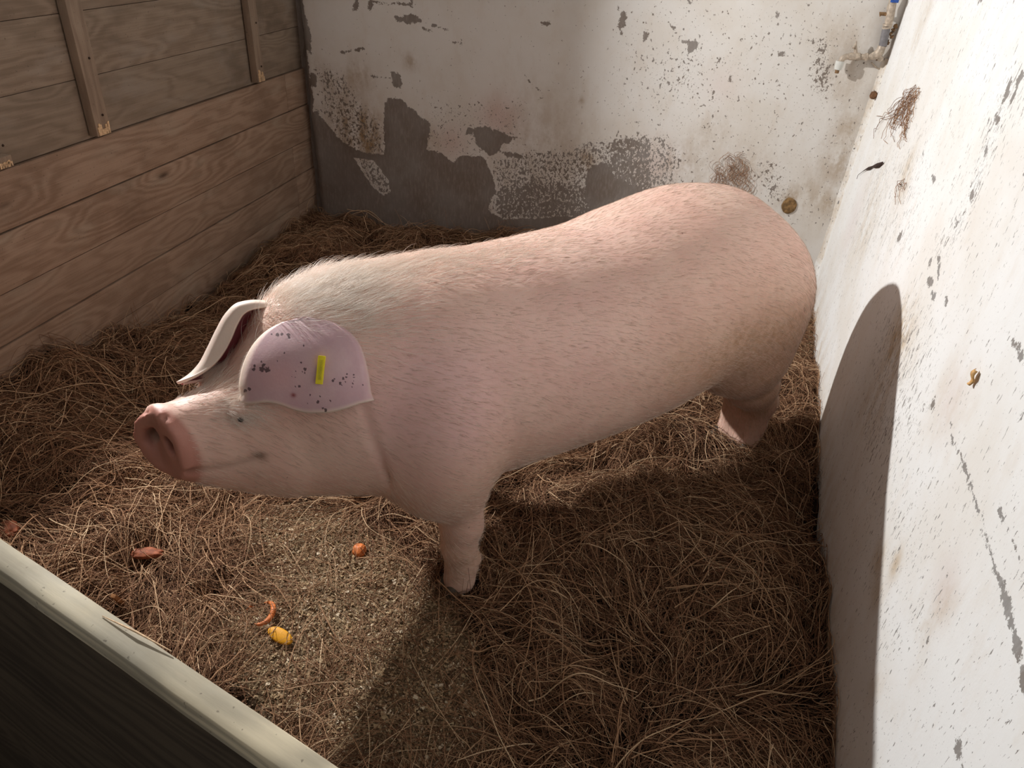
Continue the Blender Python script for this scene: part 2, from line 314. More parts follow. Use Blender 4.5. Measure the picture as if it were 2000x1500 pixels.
# ---- left wall: boards
def wood(name, light_, dark, grey=0.0, k=22, pale=(.42, .36, .28), rot=0., con=.10):
    t = NT(name, .75); tone = t.attr('tone'); sh = t.n('ShaderNodeCombineXYZ', {'X': t.mul(tone, 17.), 'Y': t.mul(tone, 31.), 'Z': t.mul(tone, 5.3)}).outputs[0]
    v = t.n('ShaderNodeVectorMath', operation='ADD'); t.set(v.inputs[0], t.geo); t.set(v.inputs[1], sh); v = v.outputs[0]
    if rot: mp = t.n('ShaderNodeMapping'); t.set(mp.inputs[0], v); mp.inputs['Rotation'].default_value = rot if isinstance(rot, tuple) else (0, 0, rot); v = mp.outputs[0]
    warp = t.noise(1.5, 3, .5, t.scl((1, .9, 4), v)); sx = t.n('ShaderNodeSeparateXYZ', {0: v}).outputs
    kn = t.n('ShaderNodeTexVoronoi', {'Vector': t.scl((1, 1.4, 4.5), v), 'Scale': 1.25}).outputs['Distance']
    knot = t.step(kn, .0, .10, 1., 0.); ringsrc = t.add(t.add(t.mul(sx[2], k), t.mul(warp, 9.)), t.mul(t.step(kn, 0., .5, 1., 0.), 3.))
    ring = t.math('SINE', t.mul(ringsrc, 6.28)); 
    fib = t.noise(30, 5, .65, t.scl((1, .12, 6), v)); big_ = t.noise(2.2, 5, .6, v); blotch = t.noise(9, 5, .6, t.scl((1, .4, 1.2), v))
    f = t.add(t.mul(ring, con), t.add(t.mul(fib, .55), t.mul(big_, .45)))
    c = t.mix(t.step(f, .28, .72), dark, light_)
    c = t.mix(t.mul(t.step(blotch, .5, .72), .35), c, pale); c = t.mix(t.mul(t.step(big_, .5, .3), .35), c, tuple(q*.55 for q in dark))
    c = t.mix(t.mul(t.math('FRACT', t.mul(tone, 7.7)), .28), c, tuple(q*.62 for q in light_))
    c = t.mix(t.mul(knot, .85), c, (.055, .03, .018)); sp = t.noise(120, 2, .5, t.scl((1, 1, 1.4), v)); c = t.mix(t.mul(t.step(sp, .68, .74), .5), c, (.05, .035, .025))
    t.col(c); t.bump(t.add(t.mul(fib, .7), t.mul(ring, .12)), .35, .0025); return t.m
wlow = wood('old_spruce_boards', (.41, .285, .205), (.26, .165, .11), k=16); wup = wood('grimy_upper_boards', (.33, .255, .19), (.215, .16, .115), k=12, pale=(.36, .32, .28))
m = MB(); zb = [-.18, -.03, .13, .288, .452, .637, .822]
tn = 0.
for i, (za, zc) in enumerate(zip(zb[:-1], zb[1:])):
    tn += .137
    for y0, y1, q in ((-.2, 3.70 if i != 4 else 4.0, 0.), (3.70 if i != 4 else 4.0, 4.05, .31)):
        if y1-y0 < .08: continue
        m.box((XL-.0125-.004*(i % 2), (y0+y1)/2, (za+zc)/2), (.0125, 0, 0), (0, (y1-y0)/2-.0008, 0), (0, 0, (zc-za)/2-.0018), tn+q+.03*i, .003)
left = m.build('wall_left', wlow); tag(left, kind='structure')
m = MB(); zb = [.822, 1.024, 1.232, 1.42]
for za, zc in zip(zb[:-1], zb[1:]):
    tn += .183; m.box((XL-.030, 1.925, (za+zc)/2), (.012, 0, 0), (0, 2.125, 0), (0, 0, (zc-za)/2-.0008), tn, .0015)
o = m.build('upper_boards', wup, left)
m = MB()      # dark backing behind the seams
m.box((XL-.052, 1.925, .6), (.009, 0, 0), (0, 2.125, 0), (0, 0, .8), .5); m.build('backing', wood('dark_backing', (.05, .035, .025), (.03, .02, .015)), left, smooth=False)
m = MB()      # the wall above the boards, beside and over the opening the daylight comes through (out of the picture)
m.box((XL-.06, 3.36, 1.83), (.06, 0, 0), (0, .76, 0), (0, 0, .41)); m.box((XL-.06, .45, 1.83), (.06, 0, 0), (0, .65, 0), (0, 0, .41)); m.box((XL-.06, 1.85, 2.6), (.06, 0, 0), (0, 2.2, 0), (0, 0, .1))
m.build('masonry', wrm if False else flat('grey_masonry', (.3, .28, .26), .9), left, smooth=False)
bat = wood('batten_wood', (.35, .26, .19), (.23, .165, .12), rot=(math.pi/2, 0, 0)); raw = flat('raw_split_wood', (.80, .55, .33), .7, var=.2, scale=200)
for n_, (ya, yb_, zlo) in enumerate(((2.305, 2.375, .822), (3.400, 3.462, .822), (1.865, 1.925, .822))):
    m = MB(); h = 1.42-zlo if n_ < 2 else .035
    m.box((XL-.0015+.008, (ya+yb_)/2, zlo+.012+h/2), (.0175, 0, 0), (0, (yb_-ya)/2, 0), (0, 0, h/2), .2+.3*n_, .0015)
    o = m.build('trim_%d' % (n_+1), bat); tag(o, kind='structure')
    m = MB()  # splintered raw end
    for q in range(9):
        yy = ya+.010+(yb_-ya-.02)*q/8; hh = random.uniform(.018, .055) if n_ < 2 else random.uniform(.01, .02)
        m.box((XL+.0255+.0008, yy, zlo+.014+hh/2), (.0018, 0, 0), (0, .0036, 0), (0, random.uniform(-.002, .002), hh/2), .1*q)
    m.build('splintered_end', raw, o, smooth=False)
    m = MB()
    for q in range(3 if n_ < 2 else 1):
        m.tube([(XL+.0255, (ya+yb_)/2+.01, zlo+.08+.19*q), (XL+.0285, (ya+yb_)/2+.01, zlo+.08+.19*q)], [.0045, .003], 10)
    m.build('nail', flat('rusty_nail', (.05, .03, .02), .6, .3), o)
# ================================================================ FRONT PARTITION
Zt = .85; r0 = onz(0, 1050, Zt); r1 = onz(665, 1500, Zt); q0 = onz(0, 1117, Zt)
dv = (r1-r0); dv /= np.linalg.norm(dv); nv = np.array([dv[1], -dv[0], 0.]); wdt = float((q0-r0).dot(nv)); 
if wdt < 0: nv = -nv; wdt = -wdt
sa = (XL+.02-r0[0])/dv[0]; sb = (.50-r0[0])/dv[0]
part_ = empty('wooden_partition', tuple((r0+dv*(sa+sb)/2+nv*wdt/2)*np.array([1, 1, 0])))
tag(part_, 'plank partition, its shaded face coloured dark, with a pale sawn top edge, in front of the pen at lower left', 'partition')
og = np.array(part_.location)
rang = math.pi/2-math.atan2(dv[1], dv[0])
railm = wood('pale_sawn_edge', (.76, .66, .47), (.36, .315, .235), k=45, pale=(.58, .56, .48), rot=rang); 
# the sawn edge, with a slightly wavy arris
K = 160; V = []; 
for i in range(K):
    s = sa+(sb-sa)*i/(K-1); c = r0+dv*s; w1 = .0022*(vnoise(np.array([s*9.]), np.array([0.]), seed=21)[0]-.5); w2 = .003*(vnoise(np.array([s*7.]), np.array([5.]), seed=22)[0]-.5); zz = .0015*(vnoise(np.array([s*15.]), np.array([2.]), seed=23)[0]-.5)
    for off, z in ((w1, Zt-.03), (w1, Zt-.002), (w1+.002, Zt+zz), (wdt*.33, Zt+.001+zz*.5), (wdt*.66, Zt+.001-zz*.5), (wdt+w2-.002, Zt+zz), (wdt+w2, Zt-.002), (wdt+w2, Zt-.03)):
        V.append(c+nv*off+np.array([0, 0, z-c[2]]))
o = mesh('top_edge', V, grid(8, K), railm, part_, og, attrs={'tone': np.full(len(V), .33)})
m = MB(); pz = [-.1, .11, .32, .53, Zt-.028]
for i, (za, zc) in enumerate(zip(pz[:-1], pz[1:])):
    c = r0+dv*(sa+sb)/2+nv*wdt/2; c[2] = (za+zc)/2
    m.box(c, dv*(sb-sa)/2, nv*(wdt/2-.0005), (0, 0, (zc-za)/2-.001), .2*i+.11, .002)
m.build('plank', wood('shade_darkened_planks', (.10, .075, .05), (.045, .032, .022), pale=(.12, .09, .06), rot=rang), part_, og)  # plank colour darkened to carry the shade on the partition's face
spl = MB()   # long splinter lifting from the edge
a_ = onz(200, 1203, Zt+.002); b_ = onz(335, 1272, Zt+.004); spl.tube([a_, (a_+b_)/2+np.array([0, 0, .003]), b_], [.0006, .0016, .0006], 6)
spl.build('splinter', raw, part_, og)
# ================================================================ THE PIG
A=np.radians(46.0)
ax=np.array([np.cos(A),np.sin(A),0.]); lf=np.array([np.sin(A),-np.cos(A),0.]); up=np.array([0,0,1.])
O=np.array([-.442,1.421,0.])-.17*lf
def W(s,w,z): return O+ax*s+lf*w+up*z
def sm(a,b,k):
    h=np.clip(.5+.5*(b-a)/k,0,1); return b*(1-h)+a*h-k*h*(1-h)
def smax(a,b,k): return -sm(-a,-b,k)
def cap(p,a,b,ra,rb,sq=None):
    a=np.array(a,dtype=np.float32);b=np.array(b,dtype=np.float32)
    ba=b-a; t=np.clip(((p-a)@ba)/ba.dot(ba),0,1)
    q=p-a-t[...,None]*ba
    return np.sqrt((q*q).sum(-1))-(ra+(rb-ra)*t)
def ell(p,c,r,Rm=None):
    q=p-np.array(c,dtype=np.float32)
    if Rm is not None: q=q@np.array(Rm,dtype=np.float32).T   # rows = local axes
    r=np.array(r,dtype=np.float32); k0=np.sqrt(((q/r)**2).sum(-1)); k1=np.sqrt(((q/r**2)**2).sum(-1))+1e-6
    return k0*(k0-1)/k1
def ncs(x,xs,ys):   # smooth interpolation (catmull-like, monotone pchip-ish)
    xs=np.array(xs,float);ys=np.array(ys,float)
    d=np.diff(ys)/np.diff(xs); m=np.zeros_like(ys); m[0]=d[0];m[-1]=d[-1]
    m[1:-1]=np.where(d[:-1]*d[1:]>0,2*d[:-1]*d[1:]/(d[:-1]+d[1:]+1e-12),0)
    x=np.clip(x,xs[0],xs[-1]); i=np.clip(np.searchsorted(xs,x)-1,0,len(xs)-2)
    h=xs[i+1]-xs[i]; t=(x-xs[i])/h
    return (ys[i]*(1+2*t)*(1-t)**2+m[i]*h*t*(1-t)**2+ys[i+1]*t*t*(3-2*t)+m[i+1]*h*t*t*(t-1))
# trunk stations: s, top, bottom, half width, lateral centre
TR=[(-.42,.70,.60,.010,.0),(-.39,.81,.48,.12,.0),(-.30,.87,.38,.20,.0),(-.15,.885,.31,.25,.0),(0.0,.893,.285,.285,.0),(.2,.882,.29,.29,.0),
    (.45,.888,.295,.30,.0),(.65,.925,.31,.305,.0),(.85,.955,.355,.30,.0),(1.0,.94,.39,.28,.0),(1.12,.87,.42,.25,.0),(1.205,.77,.46,.18,.0),(1.25,.64,.56,.01,.0)]
# head
HP=dict(base=(-.2,-.03,.65),tip=(-.652,.075,.650))
def headframe():
    b=np.array(HP['base']);t=np.array(HP['tip']); a=(t-b);L=np.linalg.norm(a);a/=L
    sd=np.cross(a,[0,0,1]);sd/=np.linalg.norm(sd)
    if sd[1]<0: sd=-sd
    u=np.cross(a,sd); 
    if u[2]<0:u=-u
    return b,a,sd,u,L
HD=[(-.12,.20,-.24,.19),(0,.22,-.29,.215),(.09,.20,-.29,.20),(.16,.19,-.278,.18),(.23,.125,-.255,.15),(.29,.085,-.22,.115),(.35,.066,-.178,.085),(.41,.066,-.132,.07),(.45,.072,-.095,.068)]
def loft(x,y,z,T,cc=True,pw=2.0):
    T=np.array(T); top=ncs(x,T[:,0],T[:,1]);bot=ncs(x,T[:,0],T[:,2]);hw=ncs(x,T[:,0],T[:,3])
    c=(top+bot)/2; r=np.maximum((top-bot)/2,.003); hw=np.maximum(hw,.003)
    cy=ncs(x,T[:,0],T[:,4]) if T.shape[1]>4 else 0
    qy=(y-cy)/hw; qz=(z-c)/r
    k0=(np.abs(qy)**pw+np.abs(qz)**pw)**(1/pw)
    d=(k0-1)*np.minimum(hw,r)
    ex=np.maximum(np.maximum(T[0,0]-x,x-T[-1,0]),0)
    return np.where(ex>0,np.sqrt(np.maximum(d,0)**2+ex**2),d)
LEGS=[ # list of (list of (s,w,z,r))
 [(.0,.13,.50,.13),(-.01,.17,.34,.078),(0.0,.185,.22,.055),(-.01,.19,.15,.046),(.0,.19,.09,.043),(-.01,.195,.03,.045)],
 [(.12,-.13,.50,.12),(.17,-.14,.32,.075),(.19,-.14,.20,.05),(.19,-.14,.13,.043),(.19,-.14,.07,.043),(.17,-.14,.03,.043)],
 [(1.0,.08,.62,.20),(1.05,.12,.44,.14),(1.12,.13,.31,.09),(1.21,.12,.20,.058),(1.215,.115,.10,.042),(1.20,.115,.03,.042)],
 [(1.0,-.10,.62,.20),(1.03,-.12,.42,.13),(1.15,.0,.28,.06),(1.20,.02,.19,.042),(1.20,.03,.10,.036),(1.185,.035,.03,.038)],
]
PHI=np.radians(26); CF,SF=np.cos(PHI),np.sin(PHI)
def DW(x,y,z): return HW(.448+x*CF-y*SF,x*SF+y*CF,z-.010)   # in the snout disc's own frame
def HW(x,y,z):
    b,a,sd,u,L=headframe(); return tuple(b+a*x+sd*y+u*z)
def chain(p,pts,r):
    g=None
    for a0,b0 in zip(pts[:-1],pts[1:]):
        c=cap(p,a0,b0,r,r); g=c if g is None else np.minimum(g,c)
    return g
def sdf(p):
    s,w,z=p[...,0],p[...,1],p[...,2]
    d=loft(s,w,z,TR,pw=2.15)
    # shoulder, ham and jowl masses
    d=sm(d,ell(p,(-.06,.16,.52),(.155,.155,.24)),.05); d=sm(d,ell(p,(-.06,-.16,.52),(.155,.155,.24)),.05)
    d=sm(d,ell(p,(.99,.13,.60),(.215,.165,.27)),.05); d=sm(d,ell(p,(.99,-.13,.60),(.215,.165,.27)),.05)
    b,a,sd,u,L=headframe(); q=p-b.astype(np.float32)
    hx=q@a.astype(np.float32);hy=q@sd.astype(np.float32);hz=q@u.astype(np.float32)
    h=loft(hx,hy,hz,HD,pw=2.2)
    for sg in (1,-1):
        h=sm(h,ell(p,HW(.20,sg*.09,-.10),(.11,.06,.085)),.03)       # cheek
        h=sm(h,ell(p,HW(.285,sg*.072,.042),(.045,.024,.022)),.02)     # brow
    d=sm(d,h,.06)
    # crease between jowl and chest
    cr=chain(p,[(-.26,.215,.70),(-.25,.226,.62),(-.235,.226,.56),(-.205,.215,.47),(-.195,.15,.38),(-.19,0,.32),(-.195,-.15,.38),(-.205,-.215,.47),(-.25,-.226,.62)],.000)
    d=smax(d,-cr,.024)
    # snout disc
    qx=(hx-.448)*CF+hy*SF; qy=-(hx-.448)*SF+hy*CF; k=np.sqrt((qy/.062)**2+((hz+.010)/.071)**2); disc=np.maximum((k-1)*.065,np.abs(qx)-.012)
    d=sm(d,disc-.004,.018)
    for sg in (1,-1):
        n1=cap(p,DW(.05,sg*.030,.016),DW(-.035,sg*.022,.016),.0155,.010); n2=cap(p,DW(.05,sg*.037,-.004),DW(-.02,sg*.030,.002),.011,.008)
        d=smax(d,-np.minimum(n1,n2),.010)
        d=smax(d,-cap(p,DW(.022,sg*.030,.085),DW(.0,sg*.022,.062),.005,.003),.010)
        # mouth line
        mo=[HW(.435,sg*.060,-.058),HW(.398,sg*.075,-.068),HW(.368,sg*.083,-.073),HW(.339,sg*.094,-.072),HW(.306,sg*.108,-.060)]
        d=smax(d,-chain(p,mo,.006),.012)
        d=smax(d,-cap(p,HW(.338,sg*.080,.026),HW(.300,sg*.100,.033),.006,.006),.014)   # eye slit
        d=smax(d,-cap(p,HW(.385,sg*.035,.078),HW(.355,sg*.050,.074),.004,.002),.008)  # nose wrinkle
    d=smax(d,-cap(p,DW(.02,0,.092),DW(.016,0,.045),.005,.003),.012)
    d=smax(d,-ell(p,DW(.024,0,.0),(.011,.040,.050)),.012)
    for i,l in enumerate(LEGS):
        k=.045 if i<2 else .07
        g=None
        for a0,b0 in zip(l[:-1],l[1:]):
            c=cap(p,a0[:3],b0[:3],a0[3],b0[3]); g=c if g is None else sm(g,c,.02)
        f=l[-1]
        g=sm(g,ell(p,(f[0]+.045,f[1],f[2]+.07),(.014,.03,.016)),.012)   # dew claws
        d=sm(d,g,k)
    for sg in (1,-1):
        d=smax(d,-chain(p,[(.06,sg*.30,.70),(.078,sg*.306,.62),(.088,sg*.306,.54),(.085,sg*.298,.47),(.075,sg*.28,.40)],.012),.018)     # behind the elbow
        d=smax(d,-chain(p,[(.80,sg*.30,.42),(.90,sg*.285,.38),(.93,sg*.25,.33)],.004),.03)
    return d

def surface_nets(fun, lo, hi, h):
    g = [np.arange(a, b, h, dtype=np.float32) for a, b in zip(lo, hi)]; n = [len(q) for q in g]
    D = np.empty(n, np.float32)
    for i0 in range(0, n[0], 24):
        D[i0:i0+24] = fun(np.stack(np.meshgrid(g[0][i0:i0+24], g[1], g[2], indexing='ij'), -1))
    s = D < 0; c = np.zeros([q-1 for q in n], int); sl = lambda o, k: slice(o, n[k]-1+o)
    for a in (0, 1):
        for b in (0, 1):
            for e in (0, 1): c += s[sl(a, 0), sl(b, 1), sl(e, 2)]
    act = (c > 0) & (c < 8); idx = -np.ones(act.shape, int); ii = np.argwhere(act); idx[act] = np.arange(len(ii))
    acc = np.zeros((len(ii), 3)); cnt = np.zeros(len(ii)); cor = [(a, b, e) for a in (0, 1) for b in (0, 1) for e in (0, 1)]
    for a in cor:
        for k in range(3):
            if a[k]: continue
            b = list(a); b[k] = 1
            da = D[tuple((ii+a).T)]; db = D[tuple((ii+np.array(b)).T)]; x = (da < 0) != (db < 0)
            t = np.where(x, da/(da-db+1e-20), 0); pa = ii+np.array(a); p = pa.astype(float); p[:, k] += t
            acc[x] += p[x]; cnt[x] += 1
    V = acc/cnt[:, None]*h+np.array(lo); F = []
    for k in range(3):
        o1, o2 = [q for q in range(3) if q != k]
        A = s.take(range(n[k]-1), k); B = s.take(range(1, n[k]), k); e = np.argwhere(A != B)
        ok = (e[:, o1] > 0) & (e[:, o2] > 0) & (e[:, o1] < n[o1]-1) & (e[:, o2] < n[o2]-1); e = e[ok]
        q = []
        for d1, d2 in ((0, 0), (1, 0), (1, 1), (0, 1)):
            m_ = e.copy(); m_[:, o1] -= d1; m_[:, o2] -= d2; q.append(idx[tuple(m_.T)])
        q = np.stack(q, 1); fl = s[tuple(e.T)] ^ (k == 1); q[~fl] = q[~fl][:, ::-1]; F.append(q)
    return V, np.vstack(F)
PV, PF = surface_nets(sdf, (-.74, -.36, -.03), (1.32, .37, 1.0), .0075)
def grad(p, h=.004):
    p = p.astype(np.float32); g = np.stack([sdf(p+e)-sdf(p-e) for e in np.eye(3, dtype=np.float32)*h], -1); return g/(np.linalg.norm(g, axis=-1, keepdims=True)+1e-9)
LW = lambda p: O+p[..., :1]*ax+p[..., 1:2]*lf+p[..., 2:3]*up
pig = empty('pig', tuple(O)); tag(pig, 'large pale pink lop-eared pig standing in the straw with a yellow ear tag', 'pig'); PO = np.array(O)
hx_ = (PV-np.array(headframe()[0]))@headframe()[1]; hy_ = (PV-np.array(headframe()[0]))@headframe()[2]; hz_ = (PV-np.array(headframe()[0]))@headframe()[3]
qx_ = (hx_-.448)*CF+hy_*SF; sn = np.clip((qx_+.010)/.010, 0, 1)*(np.abs(hz_) < .12)*(hx_ > .38)               # rosy snout disc
muz = np.clip((hx_-.30)/.10, 0, 1)*np.clip(1-np.hypot(hy_, hz_+.03)/.2, 0, 1)*2
nz_ = vnoise(PV[:, 0]*4, PV[:, 1]*4, PV[:, 2]*4, seed=31, oct=4); nf = vnoise(PV[:, 0]*14, PV[:, 1]*14, PV[:, 2]*14, seed=32, oct=4)
g3 = lambda c, r: np.exp(-(((PV-np.array(c))/np.array(r))**2).sum(-1))
dirt = .95*g3((1.02, .25, .48), (.24, .25, .22))+.5*g3((.75, .3, .62), (.3, .2, .12))+.5*g3((.75, .3, .5), (.25, .2, .15))+.35*g3((.1, .3, .42), (.18, .2, .12))+.45*g3((-.25, .2, .35), (.18, .3, .08))+1.0*g3((1.15, .12, .2), (.14, .2, .14))+.8*g3((0, .19, .12), (.12, .1, .10))+.5*g3((.55, .25, .36), (.4, .2, .07))
dirt = np.clip(dirt*(.45+1.1*nf), 0, 1)
mouth = np.zeros(len(PV))  # recess shade painted into the mouth line, eye slits and nostrils
for sg in (1, -1):
    mp = [np.array(HW(*q)) for q in ((.435, sg*.060, -.058), (.398, sg*.075, -.068), (.368, sg*.083, -.073), (.339, sg*.094, -.072), (.306, sg*.108, -.060))]
    for a_, b_ in zip(mp[:-1], mp[1:]):
        e = b_-a_; t_ = np.clip((PV-a_)@e/e.dot(e), 0, 1); mouth = np.maximum(mouth, np.exp(-(np.linalg.norm(PV-a_-t_[:, None]*e, axis=1)/.009)**2)*.55)
    mouth = np.maximum(mouth, 1.0*g3(HW(.305, sg*.110, -.058), (.014, .016, .009))); mouth = np.maximum(mouth, .6*g3(HW(.318, sg*.093, .030), (.024, .024, .010)))
    mouth = np.maximum(mouth, .9*g3(DW(-.012, sg*.029, .010), (.020, .015, .019)))
mouth = np.maximum(mouth, .5*np.clip(hx_-.44, 0, .02)/.02*nf*np.clip(1-np.abs(hy_)/.03, 0, 1)*(hz_ > -.06))
lilac = np.clip(1.1*g3((-.12, .25, .68), (.16, .3, .16))+.5*g3((.25, .2, .7), (.25, .3, .2))+.3*nz_-.1, 0, 1)
def skin(name, ear=False):
    t = NT(name, .52); b = t.b; b.inputs['Specular IOR Level'].default_value = .35
    b.inputs['Subsurface Weight'].default_value = .18; b.inputs['Subsurface Radius'].default_value = (1., .35, .2); b.inputs['Subsurface Scale'].default_value = .012
    n1 = t.noise(7, 5, .6); n2 = t.noise(70, 4, .6); n3 = t.noise(260, 2, .5)
    c = t.mix(t.step(n1, .35, .68), (.77, .495, .405), (.83, .58, .475)); c = t.mix(t.mul(t.attr('lilac'), .8), c, (.74, .46, .44))
    c = t.mix(t.mul(t.attr('muzzle'), .35), c, (.62, .34, .28)); c = t.mix(t.mul(t.attr('snout'), .92), c, (.50, .215, .165))
    c = t.mix(t.mul(t.attr('dirt'), t.step(n2, .25, .75, .45, .95)), c, (.46, .27, .16)); c = t.mix(t.attr('shade_mark'), c, (.11, .055, .03))
    sp = t.noise(75, 1, .5); c = t.mix(t.mul(t.step(sp, .80, .82), .6), c, (.22, .10, .07))
    t.col(c); t.bump(t.add(t.mul(n2, .6), t.mul(n3, .4)), .22, .003); return t.m
skm = skin('pig_skin')
body = mesh('body', LW(PV), PF, skm, pig, PO, attrs={'lilac': lilac, 'muzzle': np.clip(muz, 0, 1), 'snout': sn, 'dirt': dirt, 'shade_mark': mouth})
# ---- near ear: a flap hanging from the poll over the cheek
def catm(P, n):
    P = np.array(P, float); seg = np.r_[0, np.cumsum(np.linalg.norm(np.diff(P, axis=0), axis=1))]; t = np.linspace(0, seg[-1], n)
    return np.stack([ncs(t, seg, P[:, k]) for k in range(P.shape[1])], -1)
def catm_t(P, t):
    P = np.array(P, float); k = np.linspace(0, 1, len(P)); return np.stack([ncs(t, k, P[:, j]) for j in range(P.shape[1])], -1)
DP = np.array([(600,625,1.598),(540,640,1.61),(500,670,1.625),(475,720,1.622),(470,783,1.618),(530,790,1.597),(600,803,1.574),(650,803,1.566),(728,780,1.578),(718,720,1.570),(690,665,1.578),(600,710,1.548),(550,720,1.566),(660,710,1.546)])
fq = lambda u, v: np.stack([u*0+1, u, v, u*u, u*v, v*v], -1); U_ = (DP[:, 0]-600)/130; V_ = (DP[:, 1]-715)/90
co = np.linalg.lstsq(fq(U_, V_), DP[:, 2]+.018, rcond=None)[0]
nR, nC = 90, 110
lft = catm([(588,627),(560,630),(530,643),(505,664),(486,692),(474,725),(470,752),(472,770),(465,784)], nR)
rgt = catm([(600,625),(640,629),(676,646),(700,672),(712,705),(719,738),(722,762),(726,776),(729,782)], nR)
bot = catm([(465,784),(490,788),(520,785),(548,790),(575,800),(605,806),(640,805),(675,797),(705,787),(729,782)], nC)
EV = []; inkp = []
for i in range(nR):
    q = i/(nR-1); c = np.linspace(0, 1, nC)[:, None]; L_, R_ = lft[i], rgt[i]; base = L_*(1-c)+R_*c
    b_ = bot-((1-c)*bot[0]+c*bot[-1]); arc = np.stack([c[:, 0]*0, -6*np.sin(math.pi*c[:, 0])*(1-q)**.5], -1)
    base = base+b_*q**3+arc*(q > 0)
    dep = fq((base[:, 0]-600)/130, (base[:, 1]-715)/90)@co+.004*np.sin(base[:, 0]*.035)*q
    dep = dep+.012*np.clip(1-c[:, 0]/.06, 0, 1)**2+.010*np.clip(1-(1-c[:, 0])/.06, 0, 1)**2
    for (u, v), t_ in zip(base, dep): EV.append(at(u, v, t_)); inkp.append((u, v))
# root rows folding back into the head
root = []
for k_ in range(1, 7):
    for j in range(nC):
        p = EV[j]; e = k_/6; root.append(p+np.array(ray(600, 660))*.045*e+np.array([0, 0, -.012*e*e])+(np.array(EV[nC//2])-p)*.15*e)
EV = root[::-1]+EV
EVr = []
for k_ in range(6): EVr += root[(5-k_)*nC:(6-k_)*nC]
EV = EVr+EV[6*nC:]; inkp = [(0, 0)]*(6*nC)+inkp; inkp = np.array(inkp)
ink = np.zeros(len(EV))
def dots(lst, dx, dy, sc, amp=1.):
    global ink
    for x, y, r in lst:
        ink = np.maximum(ink, amp*np.exp(-(((inkp[:, 0]-(dx+x/sc))**2+(inkp[:, 1]-(dy+y/sc))**2)/((r/sc)**2))))
dots([(243,572,16),(217,655,12),(305,675,28),(300,735,14),(262,725,12),(150,705,9),(145,800,10),(90,805,9),(172,750,9),(215,950,20),(150,955,10),(330,938,12),(378,1040,12),(385,1095,18),(408,1180,12),(345,1210,8),(545,1115,16),(517,1180,20),(510,1220,14),(715,1185,16),(730,1160,14),(755,860,22),(780,835,18),(865,900,24),(915,825,24),(970,755,20),(965,805,18),(958,885,18),(890,930,12),(1080,760,14),(1085,805,18),(1078,865,14),(1068,905,8),(1055,960,17),(1225,925,10),(1100,1180,8),(640,1330,26),(590,1300,16),(50,170,24),(285,300,16),(930,990,10),(905,1075,14)], 560, 640, 8.333)
dots([(845,550,16),(900,552,22),(935,557,20),(908,522,14),(895,500,8),(850,530,10),(790,690,14),(815,680,12),(1000,500,6),(1070,325,12),(1000,325,16),(1030,322,12),(960,322,8),(1045,445,8)], 250, 560, 3.41, .8)
red = np.exp(-(((inkp[:, 0]-574)/5)**2+((inkp[:, 1]-771)/4)**2)); pk = .6*np.exp(-(((inkp[:, 0]-545)/45)**2+((inkp[:, 1]-735)/35)**2))
FE = grid(nC, nR+6)
t = NT('ear_skin', .5); t.b.inputs['Subsurface Weight'].default_value = .2; t.b.inputs['Subsurface Radius'].default_value = (1, .35, .25); t.b.inputs['Subsurface Scale'].default_value = .01
n1 = t.noise(16, 5, .6); n2 = t.noise(190, 3, .6)
c = t.mix(t.step(n1, .35, .7), (.60, .385, .42), (.67, .46, .475)); c = t.mix(t.attr('pk'), c, (.72, .40, .40))
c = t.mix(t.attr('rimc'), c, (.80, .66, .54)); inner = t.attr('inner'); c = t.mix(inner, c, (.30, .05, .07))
c = t.mix(t.step(t.add(t.attr('ink'), t.mul(t.sub(n2, .5), 1.3)), .36, .48, 0., .85), c, (.07, .035, .04)); c = t.mix(t.attr('red'), c, (.25, .03, .03))
t.col(c); t.bump(t.add(n1, t.mul(n2, .4)), .25, .003); earm = t.m
EV = np.array(EV); rr = np.zeros(len(EV)); J = np.arange(len(EV)) % nC; I = np.arange(len(EV))//nC
rr = np.maximum(np.clip(1.3-J/6, 0, 1), np.maximum(np.clip(1-(nC-1-J)/3, 0, 1)*.5, np.clip(1-(nR+5-I)/3, 0, 1)))*(I > 6)
z0 = np.zeros(len(EV))
ear = mesh('ear', EV, FE, earm, pig, PO, attrs={'ink': ink, 'red': red, 'pk': pk, 'rimc': rr*.85, 'inner': z0})
ear['label'] = 'near ear, a lilac pink flap with dark tattoo dots hanging over the cheek'
md = ear.modifiers.new('thick', 'SOLIDIFY'); md.thickness = .0065; md.offset = 0; md.use_rim = True
